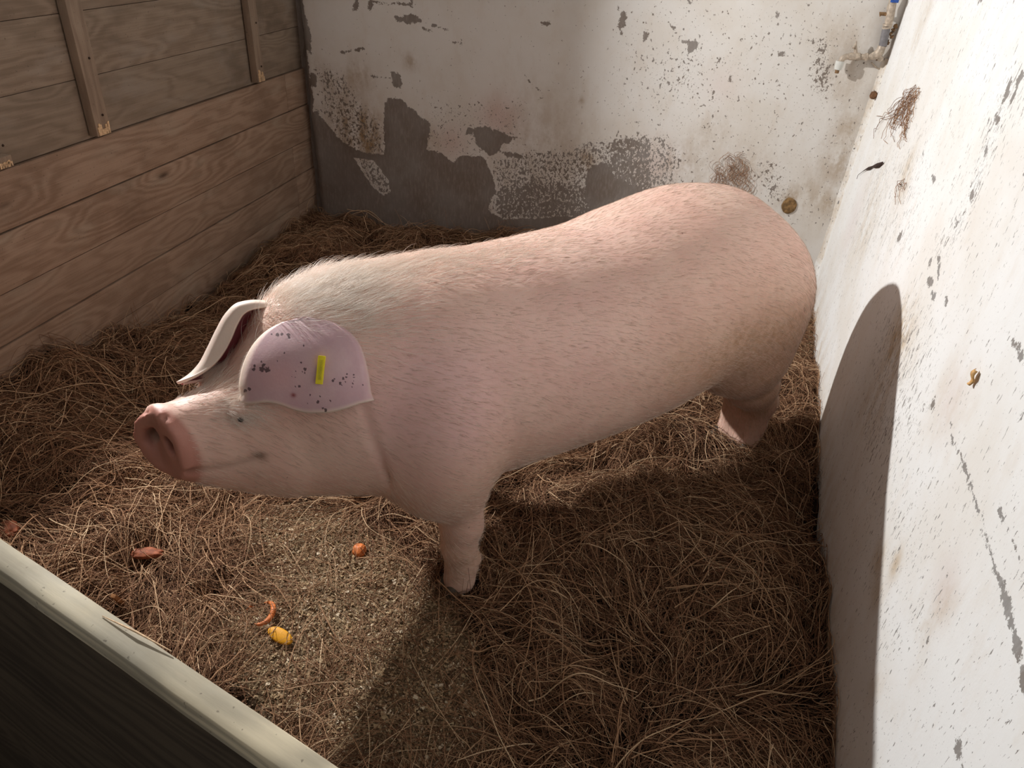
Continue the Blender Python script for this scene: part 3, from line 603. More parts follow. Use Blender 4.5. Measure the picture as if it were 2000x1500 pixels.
# ---- far ear, rolled, seen from its hollow side
rows = [  # p1 (rim), p0 (outline), p2 (inner edge)
 ((528,600),(524,590),(535,640)), ((500,603),(497,588),(515,640)), ((478,612),(466,593),(502,655)), ((464,634),(442,614),(492,676)), ((453,660),(424,645),(478,696)), ((438,688),(406,682),(462,706)),
 ((424,706),(391,710),(444,715)), ((405,722),(372,731),(418,733)), ((380,736),(358,741),(392,743)), ((352,747),(346,748),(358,749))]
nA, nB = 60, 44
ks = np.linspace(0, 1, len(rows)); ts = np.linspace(0, 1, nA)
f_ = lambda j, k: ncs(ts, ks, np.array([r[j][k] for r in rows]))
FV = []; fin = []
for i in range(nA):
    p1 = np.array([f_(0, 0)[i], f_(0, 1)[i]]); p0 = np.array([f_(1, 0)[i], f_(1, 1)[i]]); p2 = np.array([f_(2, 0)[i], f_(2, 1)[i]])
    q = ts[i]; wq = math.sin(math.pi*min(1, q*1.05+.12))**.6 if q < .8 else math.sin(math.pi*(.96))**.6*(1-q)/.2*1.0
    wq = max(.02, min(1, (1-q)/.25))
    d0 = 1.725-.005*q; prof = [(p1, d0-.012), (p0*.75+p1*.25, d0-.004), (p0, d0+.014), (p0*.6+p2*.4, d0+.014+.045*wq), (p0*.25+p2*.75, d0+.02+.06*wq), (p2, d0+.012+.035*wq)]
    Q = catm_t([(a[0], a[1], 900*b) for a, b in prof], np.linspace(0, 1, nB))
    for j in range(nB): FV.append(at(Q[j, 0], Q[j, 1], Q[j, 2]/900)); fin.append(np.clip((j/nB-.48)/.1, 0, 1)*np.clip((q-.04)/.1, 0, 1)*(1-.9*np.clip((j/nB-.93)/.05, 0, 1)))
FV = np.array(FV); fin = np.array(fin); z0 = np.zeros(len(FV))
fe = mesh('ear', FV, grid(nB, nA), earm, pig, PO, attrs={'ink': z0, 'red': z0, 'pk': z0, 'rimc': (1-fin)*.8, 'inner': fin*.85})
fe['label'] = 'far ear, rolled with a dark pink hollow'
md = fe.modifiers.new('thick', 'SOLIDIFY'); md.thickness = .006; md.offset = 0
# ---- ear tag
ci = int(np.argmin(np.hypot(inkp[:, 0]-626.5, inkp[:, 1]-722))); tc = EV[ci]; 
ua = EV[int(np.argmin(np.hypot(inkp[:, 0]-628.5, inkp[:, 1]-700)))]-EV[int(np.argmin(np.hypot(inkp[:, 0]-624.5, inkp[:, 1]-745)))]; ua /= np.linalg.norm(ua)
ub = EV[int(np.argmin(np.hypot(inkp[:, 0]-645, inkp[:, 1]-722)))]-EV[int(np.argmin(np.hypot(inkp[:, 0]-608, inkp[:, 1]-722)))]; ub -= ua*ub.dot(ua); ub /= np.linalg.norm(ub); un = np.cross(ub, ua)
if un.dot(CC-tc) < 0: un = -un
yel = flat('yellow_tag_plastic', (.86, .70, .03), .35, var=.06); yeld = flat('yellow_tag_recess', (.66, .55, .03), .5, var=.08); ink_ = flat('faded_tag_print', (.42, .35, .04), .6)
m = MB(); m.box(tc+un*.0075, ub*.0075, ua*.0290, un*.0022, 0, .0015); tg = m.build('ear_tag', yel, ear, PO); tg['label'] = 'yellow plastic ear tag with faded print'
m = MB(); m.box(tc+un*.0098, ub*.0040, ua*.0205, un*.0004, 0); m.box(tc+un*.003, ub*.003, ua*.003, un*.005, 0); m.build('tag_recess', yeld, ear, PO)
m = MB()
for k_ in range(12):   # a row of rubbed, unreadable digits
    c0 = tc+un*.0103+ua*(.0175-.0032*k_); m.box(c0+ub*.0004*(k_ % 2), ub*(.0018 if k_ % 3 else .0012), ua*.00035, un*.0001); m.box(c0-ub*.001*(1 if k_ % 2 else -1), ub*.0004, ua*.0010, un*.0001)
m.build('tag_print', ink_, ear, PO)
# ---- hooves
hm = flat('hoof_horn', (.10, .075, .055), .5)
for l in LEGS:
    f = l[-1]; m = MB()
    for sg in (-1, 1):
        for k_ in range(2):
            cx = np.array([f[0]-.018-.012*k_, f[1]+sg*.020, .018-.006*k_])
            bm = bmesh.new(); bmesh.ops.create_uvsphere(bm, u_segments=14, v_segments=8, radius=1)
            V = [O+ax*(cx[0]+v.co.x*(.034-.006*k_))+lf*(cx[1]+v.co.y*.018)+up*(cx[2]+max(v.co.z, -.6)*.03*(1-.35*max(0, -v.co.x))) for v in bm.verts]
            m.add(V, [[v.index for v in q.verts] for q in bm.faces]); bm.free()
    m.build('hoof', hm, pig, PO)
# ---- eyes
em = flat('eye_dark', (.02, .012, .01), .15)
for sg in (1, -1):
    m = MB(); c = np.array(HW(.317, sg*.080, .029)); bm = bmesh.new(); bmesh.ops.create_uvsphere(bm, u_segments=16, v_segments=10, radius=.0065)
    m.add([LW((c+np.array(v.co))[None])[0] for v in bm.verts], [[v.index for v in q.verts] for q in bm.faces]); bm.free(); m.build('eye', em, pig, PO)
# ---- coat of bristles
tri = np.vstack([PF[:, [0, 1, 2]], PF[:, [0, 2, 3]]]); A_, B_, C_ = PV[tri[:, 0]], PV[tri[:, 1]], PV[tri[:, 2]]
ar = np.linalg.norm(np.cross(B_-A_, C_-A_), axis=1); cen = (A_+B_+C_)/3
hfx = (cen-np.array(headframe()[0]))@headframe()[1]; wgt = ar*np.where(hfx > .425, 0, 1)*np.where(cen[:, 2] < .05, 0, 1)*1.
def fur(n, wg, L0, lift, rad, tone0):
    k = rng.choice(len(tri), n, p=wg/wg.sum()); r1_, r2_ = rng.random(n), rng.random(n); s_ = np.sqrt(r1_)
    p = A_[k]*(1-s_)[:, None]+B_[k]*(s_*(1-r2_))[:, None]+C_[k]*(s_*r2_)[:, None]; N_ = grad(p)
    dw = np.tile(np.array([.92, 0, -.30]), (n, 1)); head = np.clip((-.18-p[:, 0])/.15, 0, 1)[:, None]
    dw = dw*(1-head)+np.array([.75, 0, -.45])*head; rump = np.clip((p[:, 0]-.85)/.35, 0, 1)[:, None]; dw = dw*(1-rump)+np.array([.35, 0, -.9])*rump
    dw = dw+np.stack([vnoise(p[:, 0]*5, p[:, 1]*5, p[:, 2]*5, seed=41+i_)-.5 for i_ in range(3)], -1)*.7+rng.normal(0, .10, (n, 3))
    dw -= N_*(dw*N_).sum(-1, keepdims=True); dw /= np.linalg.norm(dw, axis=1, keepdims=True)+1e-9
    L = L0*(.55+.9*rng.random(n)); lf_ = lift*(.5+rng.random(n)); K = 5; P = np.zeros((n, K, 3)); u_ = np.linspace(0, 1, K)
    for i_, q in enumerate(u_): P[:, i_] = p+dw*(L*q)[:, None]+N_*(L*(lf_*q*(1-.45*q))-.0008)[:, None]+np.array([0, 0, -1])*(L*.10*q*q)[:, None]
    R_ = rad*(1-.75*u_)[None]*np.ones((n, 1)); return LW(P), R_, tone0+.55*rng.random(n)
ht = NT('bristle_hair', .38); hcl = ht.ramp(ht.attr('tone'), [(0., (.30, .19, .13)), (.30, (.76, .59, .48)), (1., (.95, .885, .81))]); ht.col(hcl); ht.b.inputs['Specular IOR Level'].default_value = .6
f1 = fur(95000, wgt, .021, .20, .00026, .0)
crest = wgt*np.exp(-((cen[:, 1])/.07)**2)*np.clip((cen[:, 2]-.80)/.07, 0, 1)*np.clip((.45-cen[:, 0])/.6, 0, 1)**1.2*(cen[:, 0] > -.36)
f2 = fur(5000, crest, .036, .42, .00028, .45)
brow = wgt*np.exp(-(((cen-np.array(HW(.31, .07, .05)))/np.array([.05, .06, .03]))**2).sum(-1)); brow += wgt*np.exp(-(((cen-np.array(HW(.31, -.07, .05)))/np.array([.05, .06, .03]))**2).sum(-1))
f3 = fur(2600, brow, .024, .5, .00022, .5)
poll = wgt*np.exp(-(((cen-np.array((-.25, .05, .86)))/np.array([.12, .12, .06]))**2).sum(-1)); f4 = fur(3500, poll, .042, .6, .00030, .6)
o = curves('bristles', np.vstack([f1[0], f2[0], f3[0], f4[0]]), np.vstack([f1[1], f2[1], f3[1], f4[1]]), ht.m, pig, PO, np.r_[f1[2], f2[2], f3[2], f4[2]]); tag(o, kind='stuff')
# short fringe along the ear rims
def fringe(Vv, I_, out, n, L0):
    P = np.zeros((n, 4, 3)); k = rng.choice(I_, n)
    base = Vv[k]+rng.normal(0, .0012, (n, 3)); d_ = out[k]+rng.normal(0, .35, (n, 3)); d_ /= np.linalg.norm(d_, axis=1, keepdims=True)
    for i_ in range(4): P[:, i_] = base+d_*(L0*(.5+rng.random(n))*i_/3)[:, None]
    return P, np.array([1, .8, .6, .25])[None]*.00016*np.ones((n, 1))
edge_i = np.where((J < 2) & (I > 5))[0]; outv = np.zeros_like(EV); outv[edge_i] = (EV[edge_i]-EV[edge_i+6]); outv /= np.linalg.norm(outv, axis=1, keepdims=True)+1e-9; outv += np.array([-.2, 0, -.7])
P_, R_ = fringe(EV, edge_i, outv, 2600, .010); o = curves('ear_fringe', P_, R_, ht.m, ear, PO, .6+.4*rng.random(2600)); tag(o, kind='stuff')
# ================================================================ BEDDING
SAW = [onz(*p)[:2] for p in [(470,985),(640,985),(760,1040),(840,1130),(900,1190),(935,1260),(965,1400),(1010,1560),(640,1560),(540,1400),(440,1320),(330,1235),(300,1180),(430,1180),(500,1120),(455,1060)]]
SAW2 = [onz(*p)[:2] for p in [(960,920),(1010,875),(1200,830),(1390,725),(1430,690),(1200,640),(900,700),(860,960)]]
SAW3 = [onz(*p)[:2] for p in [(1585,560),(1625,600),(1605,680),(1560,700),(1540,600)]]
def sawmask(x, y):
    wv = .05*(vnoise(x*6, y*6, seed=51, oct=3)-.5); m_ = np.clip((poly_sd(x, y, SAW)+wv)/.10+.5, 0, 1)
    m2 = np.clip((poly_sd(x, y, SAW2)+wv)/.12+.5, 0, 1); m3 = np.clip((poly_sd(x, y, SAW3)+wv)/.06+.5, 0, 1); return np.maximum(m_, np.maximum(m2, m3))
def bed(x, y):
    m_ = sawmask(x, y); z = -.02*np.ones_like(x)
    z += .20*np.clip((-1.25-x)/.85, 0, 1)**1.3*np.clip((2.45-y)/.7, 0, 1)
    z += .13*np.exp(-(((x+1.72)/.30)**2+((y-3.15)/.42)**2)); z += .05*np.exp(-(((x+1.25)/.5)**2+((y-3.75)/.14)**2))+.07*np.exp(-(((x+.85)/.2)**2+((y-3.80)/.12)**2))+.05*np.exp(-(((x+2.08)/.12)**2+((y-3.8)/.12)**2))
    z += .05*np.exp(-(((x-.02)/.30)**2+((y-1.75)/.22)**2))+.03*np.clip((x-.1)/.4, 0, 1)*np.clip((1.9-y)/.8, 0, 1)
    lump = vnoise(x*5.5, y*5.5, seed=52, oct=3)-.5; l2 = vnoise(x*16, y*16, seed=53, oct=3)-.5
    z += (.10*lump+.065*l2)*(1-m_)+(.016*lump+.012*l2)*m_+.012*m_
    z -= .06*np.exp(-(((x+.03)/.06)**2+((y-1.33)/.07)**2))
    for l in LEGS:
        f = O+ax*l[-1][0]+lf*l[-1][1]; r2 = (x-f[0])**2+(y-f[1])**2; g_ = np.exp(-r2/.012); z = z*(1-g_)+g_*.015
    return z
xs = np.linspace(XL+.004, .70, 360); ys = np.linspace(0, 1, 460); X, Y_ = np.meshgrid(xs, ys)
yline = lambda x: np.where(x < .45, r0[1]+(x-r0[0])*dv[1]/dv[0]+.004, 0.2)
Y_ = yline(X)+(YB-yline(X))*Y_
wallx = lambda y: b0[0]+(near[0]-b0[0])*(YB-y)/(YB-near[1])
Xw = XL+.004+(X-XL-.004)*(wallx(Y_)-.002-XL-.004)/(.70-XL-.004)
Zb = bed(Xw, Y_); sm_ = sawmask(Xw, Y_)
t = NT('dark_hay_ground', .95); t.b.inputs['Specular IOR Level'].default_value = .05
n1 = t.noise(26, 6, .7); n2 = t.noise(140, 4, .7); gc = t.mix(t.step(n1, .35, .7), (.014, .008, .006), (.06, .033, .02)); sc_ = t.mix(t.step(n2, .35, .68), (.20, .135, .078), (.48, .36, .225)); sc_ = t.mix(t.step(n1, .42, .7), t.mix(.45, sc_, (.11, .065, .036)), sc_)  # near-black under the hay: shade between strands put into the ground colour
t.col(t.mix(t.step(t.attr('saw'), .2, .8), gc, sc_)); t.bump(t.add(n1, n2), .8, .012)
hay = mesh('hay_bedding', np.stack([Xw, Y_, Zb], -1).reshape(-1, 3), grid(360, 460), t.m, attrs={'saw': sm_.ravel()})
tag(hay, 'matted brown fibrous hay bedding covering the pen floor', 'hay', kind='stuff')
def inside(x, y, mg=.01): return (x > XL+mg) & (x < wallx(y)-mg) & (y < YB-mg) & (y > yline(x)+.012)
def partition_side(x, y): return (x-r0[0])*dv[1]-(y-r0[1])*dv[0] < -.02 if True else None
def strands(n, Lr, arch, rad, K=8, ysc=1.0, dens=None, tone=(0, 1), zoff=0., curl=1.0):
    x = rng.uniform(XL, .70, n*3); y = .35+(YB-.35)*rng.random(n*3)**1.25
    ok = inside(x, y); m_ = sawmask(x, y); pr = (1-.93*m_) if dens is None else dens(x, y, m_); ok &= rng.random(n*3) < pr; x, y = x[ok][:n], y[ok][:n]; n = len(x)
    th0 = 6.28*2*vnoise(x*2.2, y*2.2, seed=61, oct=2)+rng.normal(0, .75, n); L = rng.uniform(*Lr, n)*(.6+.8*rng.random(n)); kap = rng.normal(0, 3.2*curl, n)+9*curl*(vnoise(x*3, y*3, seed=62)-.5)
    P = np.zeros((n, K, 3)); cx, cy = x.copy(), y.copy(); th = th0; h0 = rng.random(n)**1.6*.030+zoff; ah = arch*rng.random(n)**2*L; tilt = rng.normal(0, .10, n)
    for k in range(K):
        q = k/(K-1); bx = np.clip(cx, XL+.004, wallx(cy)-.004); by = np.clip(cy, yline(cx)+.006, YB-.006)
        bx = np.clip(bx, XL+.004, .7); P[:, k, 0] = bx; P[:, k, 1] = by; P[:, k, 2] = bed(bx, by)+h0+ah*math.sin(math.pi*q)+tilt*L*(q-.5)+rng.normal(0, .0022, n)
        th = th+kap*L/(K-1)+rng.normal(0, .16*curl, n); cx = cx+np.cos(th)*L/(K-1); cy = cy+np.sin(th)*L/(K-1)
    P[:, :, 2] = np.maximum(P[:, :, 2], bed(P[:, :, 0], P[:, :, 1])-.004)
    R_ = rad*(.6+.8*rng.random(n))[:, None]*np.linspace(1, .55, K)[None]; return P, R_, tone[0]+(tone[1]-tone[0])*rng.random(n)**1.3
ht2 = NT('hay_fibre', .8); ht2.b.inputs['Specular IOR Level'].default_value = .2
ht2.col(ht2.ramp(ht2.attr('tone'), [(0., (.095, .046, .026)), (.4, (.24, .12, .066)), (.75, (.44, .265, .15)), (1., (.68, .50, .32))]))
def clear_pig(P):     # nothing pierces the animal
    Q = P[:, ::2]-O; s3 = np.stack([Q@ax, Q@lf, Q[..., 2]], -1).astype(np.float32); near_ = (sdf(s3) < .004).any(1); return ~near_
sets = [strands(88000, (.05, .17), .18, .00062, K=7, tone=(0, .75)), strands(15000, (.10, .28), .22, .00085, K=9, tone=(.25, .95), zoff=.006), strands(3600, (.10, .30), .20, .00125, K=8, tone=(.55, 1.), zoff=.014, curl=.45),
    strands(9000, (.03, .09), .2, .0006, K=5, tone=(.2, .9), dens=lambda x, y, m_: m_), strands(500, (.08, .22), .1, .0009, K=7, tone=(.6, 1), dens=lambda x, y, m_: m_, curl=.4)]
K0 = 9
def resamp(P, R_, K):
    k = P.shape[1]
    if k == K: return P, R_
    q = np.linspace(0, k-1, K); i = np.minimum(q.astype(int), k-2); f = q-i; return P[:, i]*(1-f)[None, :, None]+P[:, i+1]*f[None, :, None], R_[:, i]
Ps, Rs, Ts = [], [], []
for P, R_, T_ in sets:
    ok = clear_pig(P); P, R_, T_ = P[ok], R_[ok], T_[ok]; P, R_ = resamp(P, R_, K0); Ps.append(P); Rs.append(R_); Ts.append(T_)
# tufts standing up against the walls and round the feet
def tuft(c, n, L0, spread, lean=(0, 0, 1)):
    th = rng.uniform(0, 6.28, n); el = rng.uniform(.3, 1.3, n); L = L0*(.5+rng.random(n)); d_ = np.stack([np.cos(th)*np.cos(el), np.sin(th)*np.cos(el), np.sin(el)], -1)+np.array(lean)*.4; d_ /= np.linalg.norm(d_, axis=1, keepdims=True)
    b_ = np.array(c)+rng.normal(0, spread, (n, 3))*np.array([1, 1, .3]); P = np.zeros((n, K0, 3)); bend = rng.normal(0, .25, (n, 3))
    for k in range(K0): q = k/(K0-1); P[:, k] = b_+(d_*q+bend*q*q)*L[:, None]-np.array([0, 0, .25])*(q*q*L)[:, None]
    P[..., 0] = np.clip(P[..., 0], XL+.003, wallx(P[..., 1])-.003); P[..., 1] = np.minimum(P[..., 1], YB-.004); return P, .0009*np.linspace(1, .5, K0)[None]*np.ones((n, 1)), .35+.6*rng.random(n)
for u, v, n, L0 in ((870,462,16,.16),(800,470,14,.10),(740,470,14,.08),(600,480,22,.12),(560,520,20,.12),(500,560,16,.10),(1000,465,30,.06),(950,470,20,.06),(300,650,14,.10),(180,660,14,.10),(80,720,14,.12),(1600,640,40,.08),(1590,600,30,.05),(1610,760,24,.08)):
    c = onz(u, v, .0); c[0] = np.clip(c[0], XL+.04, .62); c[1] = min(c[1], YB-.05); c[2] = float(bed(np.array([c[0]]), np.array([c[1]]))[0])
    P, R_, T_ = tuft(c, n, L0, .045); ok = clear_pig(P); Ps.append(P[ok]); Rs.append(R_[ok]); Ts.append(T_[ok])
for l in LEGS:
    c = O+ax*l[-1][0]+lf*l[-1][1]; 
    for a_ in np.linspace(0, 6.28, 9)[:-1]:
        P, R_, T_ = tuft(c+np.array([math.cos(a_), math.sin(a_), 0])*.075, 16, .07, .015); ok = clear_pig(P); Ps.append(P[ok]); Rs.append(R_[ok]); Ts.append(T_[ok]*.8)
o = curves('hay_strands', np.vstack(Ps), np.vstack(Rs), ht2.m, hay, (0, 0, 0), np.concatenate(Ts)); tag(o, kind='stuff')
# ---- sawdust and wood chips
n = 60000; x = rng.uniform(XL, .7, n*6); y = .35+(YB-.35)*rng.random(n*6)**1.3; m_ = sawmask(x, y); ok = inside(x, y) & (rng.random(n*6) < m_**1.5*.95+.02); x, y = x[ok][:n], y[ok][:n]; n = len(x)
z = bed(x, y)+rng.random(n)*.006; a_ = rng.uniform(0, 6.28, n); L = np.exp(rng.normal(math.log(.0030), .42, n)); W_ = L*rng.uniform(.25, .8, n); tl = rng.normal(0, .5, n); rl = rng.normal(0, .5, n)
ex = np.stack([np.cos(a_)*np.cos(tl), np.sin(a_)*np.cos(tl), np.sin(tl)], -1)*L[:, None]; ey = np.stack([-np.sin(a_)*np.cos(rl), np.cos(a_)*np.cos(rl), np.sin(rl)], -1)*W_[:, None]
c = np.stack([x, y, z], -1); nn = np.cross(ex, ey); nn /= np.linalg.norm(nn, axis=1, keepdims=True)+1e-12; th_ = nn*.0006
V = np.stack([c-ex-ey*.7, c+ex*.8-ey, c+ex+ey*.8, c-ex*.9+ey, c+th_], 1).reshape(-1, 3); k = np.arange(n)*5; tone = np.repeat(rng.random(n), 5)
F = np.concatenate([np.stack([k, k+1, k+4], 1), np.stack([k+1, k+2, k+4], 1), np.stack([k+2, k+3, k+4], 1), np.stack([k+3, k, k+4], 1)])
t = NT('wood_chips', .85); t.b.inputs['Specular IOR Level'].default_value = .15; t.col(t.ramp(t.attr('tone'), [(0., (.14, .08, .045)), (.3, (.33, .215, .12)), (.8, (.56, .42, .25)), (.99, (.72, .60, .44))]))
o = mesh('sawdust', V, F, t.m, smooth=False, attrs={'tone': tone}); tag(o, 'trampled tan sawdust and wood chips on the pen floor, thickest at the lower middle', 'sawdust', kind='stuff')
# ================================================================ THINGS LYING IN THE PEN
def blob_mesh(name, c, ex, ey, ez, mat, label, cat, group=None, seed=1, flatb=.5, amp=.12, n=3, sub=4):
    bm = bmesh.new(); bmesh.ops.create_icosphere(bm, subdivisions=sub, radius=1); c = np.array(c, float)
    P = np.array([v.co for v in bm.verts]); nz1 = vnoise(P[:, 0]*n+5, P[:, 1]*n+5, P[:, 2]*n+5, seed=seed, oct=3)-.5
    P = P*(1+amp*2*nz1)[:, None]; P[:, 2] = np.maximum(P[:, 2], -flatb)
    V = c+P[:, :1]*np.array(ex)+P[:, 1:2]*np.array(ey)+P[:, 2:]*np.array(ez)
    o = mesh(name, V, [[v.index for v in f.verts] for f in bm.faces], mat, None, c); bm.free(); tag(o, label, cat, group); return o
def gz(u, v, dz=0.): 
    p = onz(u, v, 0.)
    for _ in range(6): p = onz(u, v, float(bed(np.array([p[0]]), np.array([p[1]]))[0]))
    return p+np.array([0, 0, dz])
org_ = flat('carrot_flesh', (.68, .20, .055), .5, var=.2); yel2 = flat('squash_flesh', (.78, .36, .02), .55, var=.03, scale=30); rust = flat('dull_orange_peel', (.24, .07, .03), .7, var=.3)
blob_mesh('carrot_piece', gz(702, 1081, .012), (.019, .004, 0), (-.004, .020, .004), (0, 0, .014), org_, 'small broken orange carrot chunk on the sawdust left of the front hoof', 'carrot', seed=71, amp=.35, n=1.6)
blob_mesh('squash_slice', gz(549, 1251, .019), (.037, -.008, -.004), (.004, .016, .006), (0, -.003, .006), yel2, 'flat oval yellow-orange slice on the sawdust below the orange peel ring', 'vegetable', seed=72, amp=.0)
m = MB(); rp = []
for a_ in np.linspace(-1.5, 1.9, 26): rp.append(gz(512, 1208, .022)+np.array([math.cos(a_)*.030, math.sin(a_)*.036, .004*math.sin(a_*2)]))
m.tube(rp, [.0015+.006*math.sin(math.pi*i/25)**.7 for i in range(26)], 10); 
o = m.build('carrot_peel', org_, None, tuple(rp[12])); tag(o, 'curled orange vegetable peel ring half sunk in the sawdust above the yellow slice', 'peel')
m = MB(); m.tube([gz(483, 1197, .012), gz(490, 1192, .015), gz(498, 1191, .012)], [.001, .003, .001], 8); m.build('peel_tip', org_, o, tuple(rp[12]))
blob_mesh('carrot_scrap', gz(285, 1080, -.002), (.045, .016, 0), (-.006, .018, 0), (0, 0, .012), rust, 'dull reddish orange scrap tangled in the hay, left of the sawdust', 'vegetable', seed=74, amp=.3, n=2)
blob_mesh('vegetable_scrap', gz(18, 1045, .02), (.035, .0, 0), (0, .03, 0), (0, 0, .014), rust, 'brownish orange scrap in the hay behind the left end of the partition', 'vegetable', seed=75, amp=.3, n=2)
m = MB(); c = gz(238, 1190, .035); m.box(c, (.007, 0, 0), (0, .004, .003), (0, -.012, .030), .3, .001); o = m.build('wood_offcut', flat('orange_wood', (.36, .17, .07), .7), None, tuple(c)); tag(o, 'small orange-brown wood stub poking up just behind the partition edge', 'wood')
# ---- bits stuck to the walls
c = onpl(1907, 738, b0, RN)-RN*.003*(1 if RN.dot(CC-b0) < 0 else -1)
toward = RN if RN.dot(CC-b0) > 0 else -RN
c = onpl(1907, 738, b0, RN)+toward*.006; d1 = onpl(1914, 724, b0, RN)-onpl(1901, 751, b0, RN); m = MB(); V = []
sd = np.cross(d1/np.linalg.norm(d1), toward)
for i in range(9):
    q = i/8-.5
    for j in range(5): s_ = j/4-.5; V.append(c+d1*q*1.05+sd*.017*s_*(1+.3*math.sin(6*q+1))+toward*(.004*math.cos(3*s_)+.003*math.sin(7*q)))
o = mesh('dry_leaf', np.array(V), grid(5, 9), flat('dry_leaf_tan', (.62, .36, .14), .6, var=.3), None, c); o.modifiers.new('t', 'SOLIDIFY').thickness = .0015; tag(o, 'tan curled dry flake stuck to the white right wall beside the scratches', 'leaf')
def wisp(name, pts, mat, label, n, spread, rad, cat='hay'):   # fibres straggling down over the wall
    pts = np.array(pts, float); seg = np.linspace(0, 1, len(pts)); P = np.zeros((n, 12, 3))
    for i in range(n):
        a0 = rng.uniform(0, .5)**1.5; a1 = min(1, a0+rng.uniform(.25, .7)); off = rng.normal(0, spread, 2); w_ = np.cumsum(rng.normal(0, spread*.35, (12, 2)), 0); lift = rng.uniform(.002, .012)
        for k in range(12):
            t_ = a0+(a1-a0)*k/11; c_ = np.array([np.interp(t_, seg, pts[:, j]) for j in (0, 1)])+off*(.25+t_)+w_[k]
            P[i, k] = onpl(c_[0], c_[1], b0, RN)+toward*(.003+lift*math.sin(math.pi*k/11))
    o = curves(name, P, rad*np.ones((n, 12)), mat, None, tuple(P[0, 0]), .2+.6*rng.random(n)); tag(o, label, cat, kind='stuff'); return o
wisp('hay_wisp', [(1795, 168), (1780, 195), (1765, 225), (1752, 250), (1742, 275), (1738, 300)], ht2.m, 'wispy bunch of brown hay fibres hanging on the right wall below the tap', 44, 9., .0008)
wisp('hay_wisp', [(1770, 345), (1762, 370), (1755, 400)], ht2.m, 'few short brown fibres on the right wall left of the long scratch line', 8, 4., .0007)
c = onpl(1718, 324, b0, RN)+toward*.007; m = MB(); q_ = [onpl(u, v, b0, RN)+toward*.008 for u, v in ((1728,318),(1720,323),(1714,325),(1708,326),(1702,329),(1694,332),(1688,336),(1680,342),(1677,350))]
m.tube(q_, [.003, .009, .007, .003, .006, .002, .001, .001, .001], 8); o = m.build('twig', flat('dark_clod', (.06, .035, .03), .9, var=.3), None, tuple(c)); tag(o, 'dark knotted twig clinging to the right wall under the hay wisp', 'twig')
c = ony(1706, 186, YB-.03); o = blob_mesh('mud_clod', c, (.016, 0, 0), (0, .014, 0), (0, 0, .018), flat('mud', (.20, .10, .05), .95, var=.4), 'small brown clod lodged in the wall corner below the tap', 'mud', seed=77, amp=.25, flatb=1)
c = ony(1541, 402, YB-.004); o = blob_mesh('mud_splat', c, (.036, 0, 0), (0, .005, 0), (0, 0, .040), flat('dung', (.22, .13, .055), .9, var=.4), 'round brown muck splat on the back wall just above the rump', 'mud', seed=78, amp=.1, flatb=1)
# fibres stuck on the back wall above the rump
n = 70; P = np.zeros((n, 10, 3)); u0 = rng.uniform(1400, 1460, n); v0 = rng.uniform(315, 385, n); a_ = rng.uniform(0, 6.28, n)
for k in range(10):
    r_ = 4.5; uu = u0+np.cumsum(np.ones(n)*0)+np.cos(a_+k*.45)*18*(.5+.5*math.sin(k)); vv = v0+np.sin(a_+k*.45)*20
    for i in range(n): P[i, k] = ony(uu[i], vv[i], YB-.008-.002*math.sin(k+i))
o = curves('wall_fibres', P, .0006*np.ones((n, 10)), ht2.m, None, tuple(P[0, 0]), .3+.4*rng.random(n)); tag(o, 'tangle of thin reddish fibres stuck to the back wall above the pig’s rump', 'hay', kind='stuff')
# ---- water tap in the far corner
YT = YB-.036; T = lambda u, v, d=0.: ony(u, v, YT-d)
brass = flat('limescaled_brass', (.46, .38, .30), .5, .15, var=.25); grey = flat('grey_coupling', (.20, .19, .195), .55, .2); bluem = flat('blue_handle_paint', (.03, .09, .36), .45); pale = flat('milky_plastic', (.62, .62, .58), .4, var=.05); rusty = flat('rusty_scale', (.24, .14, .07), .9, var=.4)
tap = empty('water_tap', tuple(T(1722, 92))); tag(tap, 'old brass water tap on a corner pipe with a blue valve lever', 'tap'); TO = np.array(tap.location)
m = MB(); m.tube([T(1750, -28), T(1746, -6)], [.013, .013], 20); m.tube([T(1746, -6), T(1741, 14), T(1737, 40), T(1735, 47)], [.014, .018, .017, .015], 20); m.build('pipe', brass, tap, TO)
m = MB(); m.tube([T(1734, 47), T(1733, 51)], .0195, 24); m.tube([T(1732.5, 52), T(1732, 56)], .0185, 24); m.build('union_ring', brass, tap, TO)
m = MB(); m.tube([T(1731, 56), T(1724, 90)], [.0165, .0165], 24); m.build('coupling', grey, tap, TO)
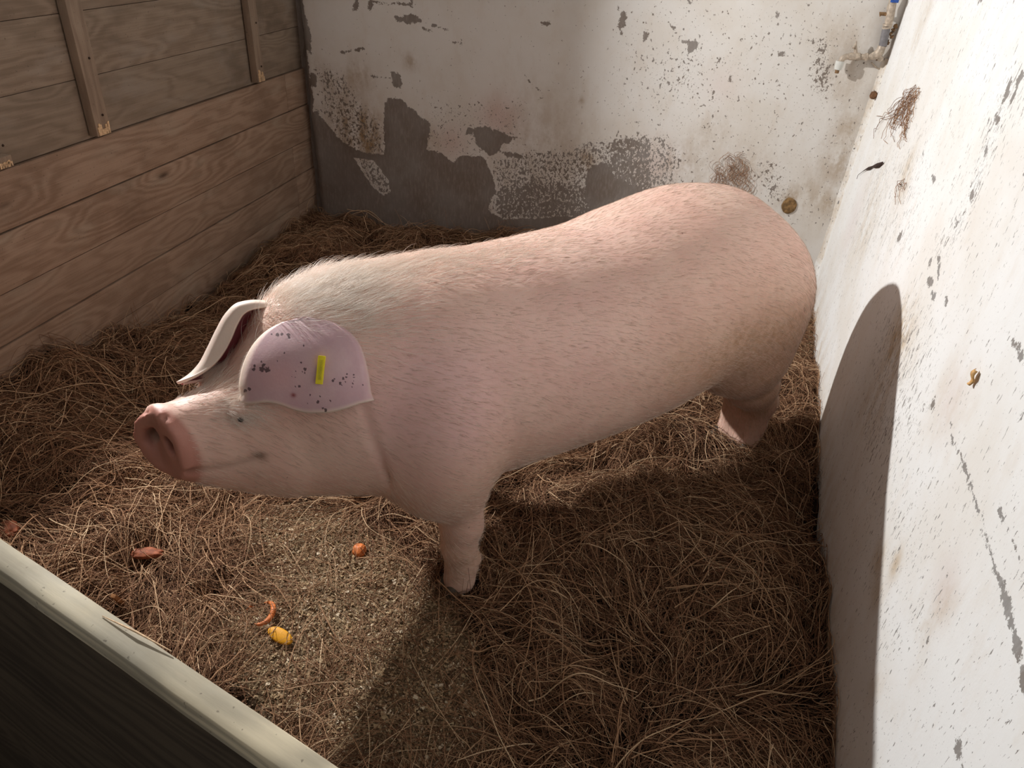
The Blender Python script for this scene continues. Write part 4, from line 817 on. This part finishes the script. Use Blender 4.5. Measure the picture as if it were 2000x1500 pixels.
m = MB(); m.tube([T(1723, 90), T(1719, 100), T(1711, 108), T(1700, 111), T(1694, 111)], [.0165, .019, .019, .013, .013], 20); m.tube([T(1712, 104), T(1722, 118)], [.016, .010], 14); m.build('elbow', brass, tap, TO)
m = MB(); m.tube([T(1694, 111), T(1689, 111)], .0170, 6); m.tube([T(1690, 111), T(1678, 111)], .0125, 16); m.tube([T(1679, 111), T(1660, 110), T(1657, 110)], [.016, .0155, .0135], 18); m.tube([T(1678, 111), T(1676, 111)], .0175, 6); m.build('valve_body', brass, tap, TO)
m = MB(); m.tube([T(1671, 107), T(1671, 96), T(1671, 88)], [.008, .0075, .005], 14); st_ = m.build('valve_stem', brass, tap, TO); m = MB(); m.tube([T(1666, 94, .01), T(1671, 88), T(1673, 80)], [.0045, .006, .002], 10); m.build('stem_lever', brass, st_, TO)
m = MB(); m.tube([T(1658, 110), T(1651, 111), T(1646, 114), T(1643, 119), T(1642, 124)], [.0130, .0132, .0128, .0125, .012], 16); m.build('spout', brass, tap, TO)
m = MB(); m.tube([T(1641, 119), T(1638, 130), T(1636, 136)], [.0180, .0180, .0150], 20); m.build('hose_nozzle', pale, tap, TO); m = MB(); m.tube([T(1636, 135), T(1634, 143)], [.010, .0085], 16); m.build('nozzle_tip', rusty, tap, TO)
m = MB(); m.tube([T(1738, 28), T(1722, 27), T(1718, 28)], [.008, .007, .010], 12); m.build('bleed_screw', rusty, tap, TO)
m = MB(); m.box(T(1748, 0, .022), (.016, 0, 0), (0, .004, 0), (0, 0, .010), 0, .002); m.build('valve_lever', bluem, tap, TO)
m = MB(); m.tube([T(1702, 122, -.02), T(1712, 132, -.03), T(1722, 138, -.045)], [.003, .003, .003], 8); m.build('bracket', brass, tap, TO)
m = MB()
for k_ in range(26):
    q = k_/25; c = T(1746-40*q+random.uniform(-3, 3), 50+65*q+random.uniform(-4, 4), random.uniform(-.01, .0)); c[0] += .010
    m.tube([c, c+np.array([random.uniform(-.006, .006), random.uniform(-.006, .006), random.uniform(-.01, .004)])], [random.uniform(.005, .010), random.uniform(.002, .006)], 7)
m.build('mineral_crust', rusty, tap, TO)
